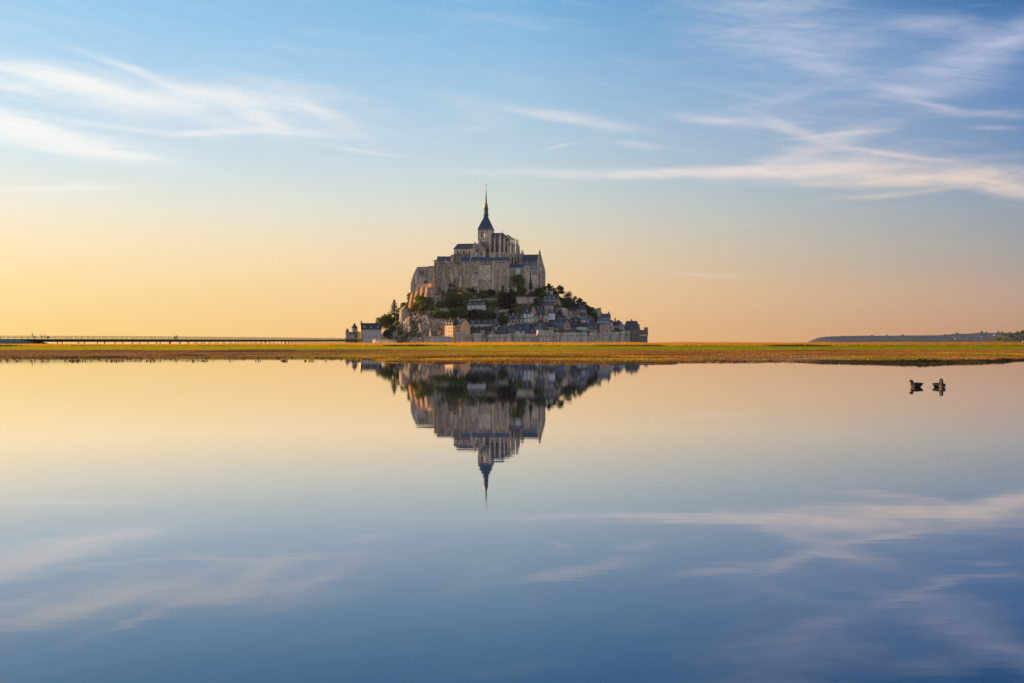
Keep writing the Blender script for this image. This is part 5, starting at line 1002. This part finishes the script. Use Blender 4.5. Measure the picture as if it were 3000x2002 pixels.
# ------------------------------------------------------------------ people
def skin_person(pose):
    J = dict(pelvis=(0, 0, .93), chest=(0, 0, 1.30), neck=(0, 0, 1.48), head=(0, -.01, 1.60), top=(0, 0, 1.72), shl=(-.19, 0, 1.40), shr=(.19, 0, 1.40), ell=(-.25, .02, 1.13), elr=(.25, .02, 1.13), hal=(-.26, -.06, .88), har=(.26, -.06, .88),
             hil=(-.10, 0, .88), hir=(.10, 0, .88), knl=(-.11, -.02, .48), knr=(.11, -.02, .48), anl=(-.12, .02, .08), anr=(.12, .02, .08), tol=(-.13, -.15, .03), tor=(.13, -.15, .03))
    J.update(pose); Rd = dict(pelvis=.15, chest=.155, neck=.06, head=.10, top=.07, shl=.07, shr=.07, ell=.045, elr=.045, hal=.035, har=.035, hil=.10, hir=.10, knl=.065, knr=.065, anl=.045, anr=.045, tol=.035, tor=.035)
    E = [('pelvis', 'chest'), ('chest', 'neck'), ('neck', 'head'), ('head', 'top'), ('chest', 'shl'), ('chest', 'shr'), ('shl', 'ell'), ('shr', 'elr'), ('ell', 'hal'), ('elr', 'har'), ('pelvis', 'hil'), ('pelvis', 'hir'), ('hil', 'knl'), ('hir', 'knr'), ('knl', 'anl'), ('knr', 'anr'), ('anl', 'tol'), ('anr', 'tor')]
    ks = list(J); me = bpy.data.meshes.new('person'); me.from_pydata([J[k] for k in ks], [(ks.index(a), ks.index(b_)) for a, b_ in E], []); o = bpy.data.objects.new('person', me); C.objects.link(o)
    o.modifiers.new('s', 'SKIN'); 
    for k, sv in zip(ks, me.skin_vertices[0].data): sv.radius = (Rd[k], Rd[k]*.85); sv.use_root = (k == 'pelvis')
    o.modifiers.new('u', 'SUBSURF').levels = 1; dg = bpy.context.evaluated_depsgraph_get(); m2 = bpy.data.meshes.new_from_object(o.evaluated_get(dg)); bpy.data.objects.remove(o); return m2, J
def cloth(nm, c):
    if nm not in MATS: mat(nm, c)
    return nm
cloth('skin', (.45,.28,.20)); cloth('hair_dark', (.03,.02,.015))
def person(loc, pose, top, legs, label, rz=0., sc=1., hair='hair_dark', group='people on the bridge'):
    me, J = skin_person(pose); hz_ = J['pelvis'][2]
    for m_ in (top, legs, 'skin'): me.materials.append(MATS[m_])
    nk, pv, hl, hr_ = (Vector(J[k]) for k in ('neck', 'pelvis', 'hal', 'har'))
    for p_ in me.polygons:
        c_ = p_.center; p_.use_smooth = True
        if c_.z > nk.z or (c_-hl).length < .09 or (c_-hr_).length < .09: p_.material_index = 2
        elif min((c_-Vector(J[k])).length for k in ('chest', 'shl', 'shr', 'ell', 'elr', 'neck')) > min((c_-Vector(J[k])).length for k in ('hil', 'hir', 'knl', 'knr', 'anl', 'anr', 'tol', 'tor')): p_.material_index = 1
    o = bpy.data.objects.new('person', me); C.objects.link(o); o.location = loc; o.rotation_euler = (0, 0, rz); o.scale = (sc,)*3; tag(o, label, 'person', group)
    hb_ = MB(); hp = J['top']; hb_.lathe(hp[0], hp[1]+.02, [(.10, hp[2]-.13), (.115, hp[2]-.06), (.095, hp[2]+.03), (.03, hp[2]+.07)], 9); hb_.build('hair', hair, o, True)
    return o
cloth('cloth_black', (.02,.02,.025)); cloth('cloth_white', (.7,.7,.68)); cloth('cloth_pink', (.5,.25,.25)); cloth('cloth_blue', (.06,.09,.2)); cloth('cloth_grey', (.2,.19,.19)); cloth('cloth_tan', (.45,.35,.25))
SIT = dict(pelvis=(0, 0, .55), chest=(0, -.02, .93), neck=(0, -.02, 1.11), head=(0, -.03, 1.23), top=(0, -.02, 1.35), shl=(-.19, 0, 1.03), shr=(.19, 0, 1.03), ell=(-.24, -.08, .78), elr=(.24, -.08, .78), hal=(-.16, -.32, .62), har=(.16, -.32, .62),
           hil=(-.10, -.05, .52), hir=(.10, -.05, .52), knl=(-.12, -.48, .52), knr=(.12, -.48, .52), anl=(-.12, -.45, .10), anr=(.12, -.45, .10), tol=(-.12, -.6, .04), tor=(.12, -.6, .04))
WALK = dict(knl=(-.11, -.20, .52), anl=(-.12, -.22, .12), tol=(-.12, -.38, .10), knr=(.11, .06, .48), anr=(.12, .30, .12), tor=(.12, .20, .03), hal=(-.26, .18, .92), har=(.26, -.22, .95))
PHOTO = dict(ell=(-.22, -.2, 1.25), elr=(.22, -.2, 1.25), hal=(-.07, -.28, 1.58), har=(.07, -.28, 1.58))
def onb(x, dz=0., off=3.2):
    s_ = min(range(len(pts)), key=lambda i: abs(1500+pts[i].x/pts[i].y*F-x)); p, d_, nr_ = along(arc[s_]); q = p+nr_*off; k_ = (x-(1500+q.x/q.y*F)); q.x += k_*q.y/F; q.z += dz; return q
person(onb(94.5, .42), PHOTO, 'cloth_black', 'cloth_grey', 'person in dark clothes standing tall on the bench, arms raised to the face, leftmost', rz=1.2, sc=1.12)
person(onb(101, .0), SIT, 'cloth_grey', 'cloth_black', 'person crouched low on the bench beside the tall standing figure', rz=.4, sc=1.)
person(onb(120.5, .38), dict(SIT, pelvis=(0, 0, .60), knr=(.12, -.5, .62), anr=(.12, -.62, .25), tor=(.12, -.75, .2)), 'cloth_grey', 'cloth_black', 'person perched on the rail with legs stretched forward', rz=-1.4 + math.pi, sc=1.05)
person(onb(131.5, .05), PHOTO, 'cloth_white', 'cloth_black', 'person in white top standing on the bridge facing the perched one', rz=-1.3, sc=1.1, hair='cloth_tan')
b = MB(); b.lathe(0, 0, [(.75, 0), (.7, .3), (.35, .55), (.1, .6)], 8); o = b.build('rucksack', 'cloth_black'); o.location = onb(140.5, .4); tag(o, 'dark rounded rucksack lying on the bridge bench', 'rucksack')
for (x, lb, t_, l_) in [(519, 'person walking beside the cyclists in the middle of the bridge', 'cloth_black', 'cloth_black'), (967.5, 'dark clothed walker, leftmost of the four near the island', 'cloth_black', 'cloth_blue'), (973.5, 'walker in dark blue, second of the four near the island', 'cloth_blue', 'cloth_black'), (981, 'walker in pink, third of the four near the island', 'cloth_pink', 'cloth_grey'), (997, 'walker in grey, nearest the domed turret of the four', 'cloth_grey', 'cloth_black')]:
    person(onb(x, .05), WALK, t_, l_, lb, rz=1.5, sc=1.1)
for (x, lb, t_, l_) in [(1009, 'walker in black under the domed turret', 'cloth_black', 'cloth_grey'), (1012, 'walker in white under the domed turret', 'cloth_white', 'cloth_blue'), (1018, 'walker in pink between domed turret and low building', 'cloth_pink', 'cloth_black'), (1025, 'walker in grey in front of the low grey building', 'cloth_grey', 'cloth_blue'), (1036, 'person in white below the round tower', 'cloth_white', 'cloth_tan'),
    (1042, 'person in blue before the low yellow building', 'cloth_blue', 'cloth_black'), (1055, 'person in black before the bright yellow annex', 'cloth_black', 'cloth_black'), (1061, 'person in black at the left corner of the striped house', 'cloth_black', 'cloth_grey'), (1069, 'person in pink before the striped house', 'cloth_pink', 'cloth_white')]:
    person(onb(x, .05, 2.), WALK, t_, l_, lb, rz=random.uniform(0, 6), sc=1.05, group='people where the bridge meets the island')
# cyclists
def bike(x, lb):
    p = onb(x, 0.); root = empty('bicycle', p, R(8)); tag(root, 'bicycle under the '+lb, 'bicycle', 'bicycles on the bridge')
    for s_ in (-.52, .52):
        b = MB()
        for i in range(14):
            a0, a1 = 2*math.pi*i/14, 2*math.pi*(i+1)/14; b.bar((s_+.34*math.cos(a0), 0, .34+.34*math.sin(a0)), (s_+.34*math.cos(a1), 0, .34+.34*math.sin(a1)), .025, .025, 4)
        for i in range(4): a0 = math.pi*i/4; b.bar((s_-.33*math.cos(a0), 0, .34-.33*math.sin(a0)), (s_+.33*math.cos(a0), 0, .34+.33*math.sin(a0)), .006, .006, 3)
        b.build('wheel', 'steel_dark', root)
    b = MB(); 
    for a, c_ in (((-.52, .34), (-.15, .85)), ((-.15, .85), (-.05, .32)), ((-.05, .32), (.40, .82)), ((-.15, .78), (.38, .86)), ((.52, .34), (.38, .98)), ((-.52, .34), (-.05, .32))): b.bar((a[0], 0, a[1]), (c_[0], 0, c_[1]), .025, .025, 5)
    b.build('frame', 'steel_dark', root); b = MB(); b.box(-.30, -.03, -.07, .07, .90, .96); b.bar((-.16, 0, .82), (-.16, 0, .91), .02, .02, 4); b.build('saddle', 'cloth_black', root); b = MB(); b.bar((.40, -.25, 1.0), (.40, .25, 1.0), .02, .02, 4); b.build('handlebar', 'steel_dark', root)
    RIDE = dict(pelvis=(0, 0, 1.02), chest=(0, -.28, 1.32), neck=(0, -.38, 1.46), head=(0, -.46, 1.56), top=(0, -.48, 1.68), shl=(-.18, -.32, 1.38), shr=(.18, -.32, 1.38), ell=(-.22, -.42, 1.18), elr=(.22, -.42, 1.18), hal=(-.22, -.56, 1.03), har=(.22, -.56, 1.03),
        hil=(-.10, -.02, .98), hir=(.10, -.02, .98), knl=(-.11, -.36, .86), knr=(.11, -.20, .62), anl=(-.12, -.16, .52), anr=(.12, -.10, .22), tol=(-.12, -.30, .48), tor=(.12, -.24, .18))
    person(p+Vector((-.16, 0, 0)), RIDE, 'cloth_black', 'cloth_blue', lb, rz=R(98), group='people on the bridge')
bike(511.5, 'left one of two cyclists in the middle of the bridge'); bike(515.5, 'right one of two cyclists in the middle of the bridge')

# ------------------------------------------------------------------ ducks and gulls
def loft(mb, rings, n=12, k=None):   # rings: (centre, half width, half height, tilt about X-normal) in the local x-z plane
    vs_ = []; fs = []
    for (c_, rw, rh, tl_) in rings:
        for i in range(n):
            a = 2*math.pi*i/n; u, w_ = rw*math.cos(a), rh*math.sin(a); vs_.append((c_[0]-w_*math.sin(tl_), c_[1]+u, c_[2]+w_*math.cos(tl_)))
    for j in range(len(rings)-1):
        for i in range(n): fs.append((j*n+i, j*n+(i+1) % n, (j+1)*n+(i+1) % n, (j+1)*n+i))
    fs += [tuple(range(n)), tuple((len(rings)-1)*n+i for i in range(n-1, -1, -1))]; mb.add(vs_, fs, k)
mat('duck_feather', (.045,.034,.026), (.02,.017,.016), 9, rough=.8, fine=30, amt=.8); mat('duck_head', (.10,.065,.03), (.04,.03,.02), 14, fine=40, amt=.5); mat('duck_breast', (.22,.12,.045), (.10,.06,.03), 12, fine=30, amt=.7); mat('duck_bill', (.32,.20,.04)); mat('duck_wing', (.02,.022,.032), (.012,.016,.028), 8, fine=25, amt=.7)
def duck(x, yw, rz, label, headturn=0., sc=1., alert=1.):
    Y = EYE*F/(yw-1012); p = W(x, yw, Y); root = empty('duck', p, rz); root.scale = (sc,)*3; tag(root, label, 'duck', 'ducks on the water')
    b = MB()   # swims toward -x
    loft(b, [((.235, 0, .135), .035, .022, .2), ((.215, 0, .115), .075, .05, .15), ((.15, 0, .085), .115, .082, .05), ((.03, 0, .075), .13, .105, 0), ((-.06, 0, .07), .13, .105, 0), ((-.13, 0, .07), .10, .095, -.2), ((-.165, 0, .09), .07, .075, -.6), ((-.18, 0, .12), .05, .055, -1.2)]); b.build('body', 'duck_feather', root, True)
    b = MB(); loft(b, [((-.09, 0, .05), .11, .07, -.2), ((-.15, 0, .06), .095, .085, -.4), ((-.195, 0, .07), .055, .055, -.8), ((-.205, 0, .075), .02, .02, -1)]); b.build('breast', 'duck_breast', root, True)
    h_ = .05*alert; hb_ = MB(); loft(hb_, [((-.14, 0, .09), .07, .085, -1.3), ((-.155, 0, .14), .056, .068, -1.45), ((-.165, 0, .17+h_*.5), .050, .060, -1.5), ((-.175, 0, .19+h_), .056, .066, -1.1), ((-.20, 0, .21+h_), .058, .062, -.6), ((-.235, 0, .215+h_), .046, .050, -.2), ((-.262, 0, .208+h_), .026, .028, 0)], 12)
    hd = hb_.build('head', 'duck_head', root, True); b = MB(); loft(b, [((-.25, 0, .205+h_), .020, .016, 0), ((-.28, 0, .195+h_), .016, .009, .2), ((-.31, 0, .188+h_), .019, .006, .1), ((-.32, 0, .187+h_), .009, .003, 0)], 8); b.build('bill', 'duck_bill', hd, True)
    for s_ in (-1, 1): b = MB(); b.lathe(-.235, s_*.044, [(.001, .222+h_), (.006, .225+h_), (.006, .230+h_), (.001, .234+h_)], 6); b.build('eye', 'cloth_black', hd)
    for s_ in (-1, 1):
        b = MB(); loft(b, [((.225, s_*.03, .155), .006, .006, .1), ((.15, s_*.065, .125), .03, .025, .1), ((.04, s_*.10, .105), .035, .05, 0), ((-.05, s_*.10, .10), .03, .055, 0), ((-.10, s_*.09, .095), .012, .03, 0)], 8); b.build('wing', 'duck_wing', root, True)
    b = MB(); b.taper((.17, .255, -.05, .05, .11), (.19, .262, -.035, .035, .155)); b.build('tail', 'duck_feather', root); return root
duck(2684.5, 1134.5, R(4), 'dark duck seen from the side facing left, leftmost of the three', sc=1.0, alert=.35)
duck(2747, 1134.6, R(112), 'sunlit duck with its head beside the other one, middle of the three', sc=.95, alert=1.9)
duck(2760, 1135.8, R(66), 'rounded duck turned toward the viewer, rightmost of the three', sc=.95, alert=1.4)
b = MB(); b.lathe(0, 0, [(.012, -.01), (.02, .0), (.012, .008)], 6); o = b.build('floating_leaf', 'bark'); o.location = W(2725, 1136, EYE*F/(1136.4-1012)); tag(o, 'tiny dark leaf floating between the ducks', 'leaf')
mat('gull_white', (.62,.64,.70), rough=.7); mat('gull_grey', (.35,.37,.42))
def gull(x, yw, rz, label, sc=1.):
    Y = EYE*F/(yw-1012); root = empty('gull', W(x, yw, Y), rz); root.scale = (sc,)*3; tag(root, label, 'gull', 'gulls resting on the shore'); b = MB()
    loft(b, [((.26, 0, .10), .015, .01, .1), ((.12, 0, .10), .06, .05, .1), ((-.02, 0, .09), .08, .075, 0), ((-.13, 0, .10), .06, .07, -.3), ((-.18, 0, .16), .035, .04, -1), ((-.20, 0, .20), .04, .042, -.6), ((-.24, 0, .20), .02, .022, 0)], 10); b.build('body', 'gull_white', root, True)
    for s_ in (-1, 1): b = MB(); loft(b, [((.27, s_*.02, .12), .006, .006, .1), ((.08, s_*.06, .12), .03, .03, .1), ((-.09, s_*.06, .11), .012, .03, 0)], 8); b.build('wing', 'gull_grey', root, True)
    b = MB(); loft(b, [((-.235, 0, .196), .012, .010, 0), ((-.28, 0, .188), .004, .003, .2)], 6); b.build('beak', 'duck_bill', root)
for x, yw, lb, s_ in [(2413, 1059.5, 'pale gull, first of the three left on the shore', 1.1), (2424, 1059.5, 'pale gull, second of the three left on the shore', 1.1), (2439, 1059.5, 'pale gull, third of the three left on the shore', 1.1), (2805, 1058.5, 'pale gull on the right shore, left of a pair', 1.), (2823, 1058.5, 'pale gull on the right shore, right of a pair', 1.3)]: gull(x, yw+1.2, R(random.choice([5, 175, 12])), lb, s_)
def flying(x, y, Y, span, label):
    root = empty('flying_bird', W(x, y, Y), random.uniform(0, 3)); tag(root, label, 'bird', 'birds in flight'); b = MB(); s_ = span/2
    loft(b, [((.25*s_, 0, 0), .02*s_, .02*s_, 0), ((0, 0, 0), .10*s_, .10*s_, 0), ((-.3*s_, 0, .02), .07*s_, .07*s_, 0), ((-.42*s_, 0, .02), .02*s_, .02*s_, 0)], 6); b.build('body', 'gull_grey', root)
    for k in (-1, 1): b = MB(); b.add([(-.15*s_, 0, .03), (.12*s_, 0, .03), (.05*s_, k*s_*.5, .2*s_), (.15*s_, k*s_, .08*s_), (-.08*s_, k*s_*.5, .22*s_)], [(0,1,2,4), (4,2,3)]); b.build('wing', 'gull_grey', root)
for x, y, Y, sp2, lb in [(1283, 641, 900, 1.3, 'bird in the clear sky left of the spire'), (958, 277, 600, 1.3, 'bird high in the left cirrus cloud'), (955, 651, 900, 1.2, 'bird low in the sky above the bridge end'), (2107, 727, 700, 1.1, 'left one of the tiny birds over the marsh'), (2314, 729, 700, 1.1, 'middle one of the tiny birds over the marsh'), (2424, 764, 700, 1.1, 'lower right one of the tiny birds over the marsh'), (1957, 966, 700, 1.4, 'bird just above the marsh right of the island')]: flying(x, y, Y, sp2, lb)
# ------------------------------------------------------------------ haze
hb = MB(); hb.box(-9000, 9000, -500, 8700, -3.0, 330)
m = bpy.data.materials.new('haze_air'); m.use_nodes = True; t = m.node_tree; t.nodes.clear(); h = G(t)
pv = h.n('ShaderNodeVolumePrincipled'); pv.inputs['Color'].default_value = (.80,.84,1.,1); pv.inputs['Density'].default_value = 1.6e-5; pv.inputs['Anisotropy'].default_value = .0
o_ = h.n('ShaderNodeOutputMaterial'); t.links.new(pv.outputs[0], o_.inputs['Volume']); MATS['haze_air'] = m
hz = hb.build('haze', 'haze_air'); tag(hz, 'thin evening haze over the bay', 'haze', kind='stuff')
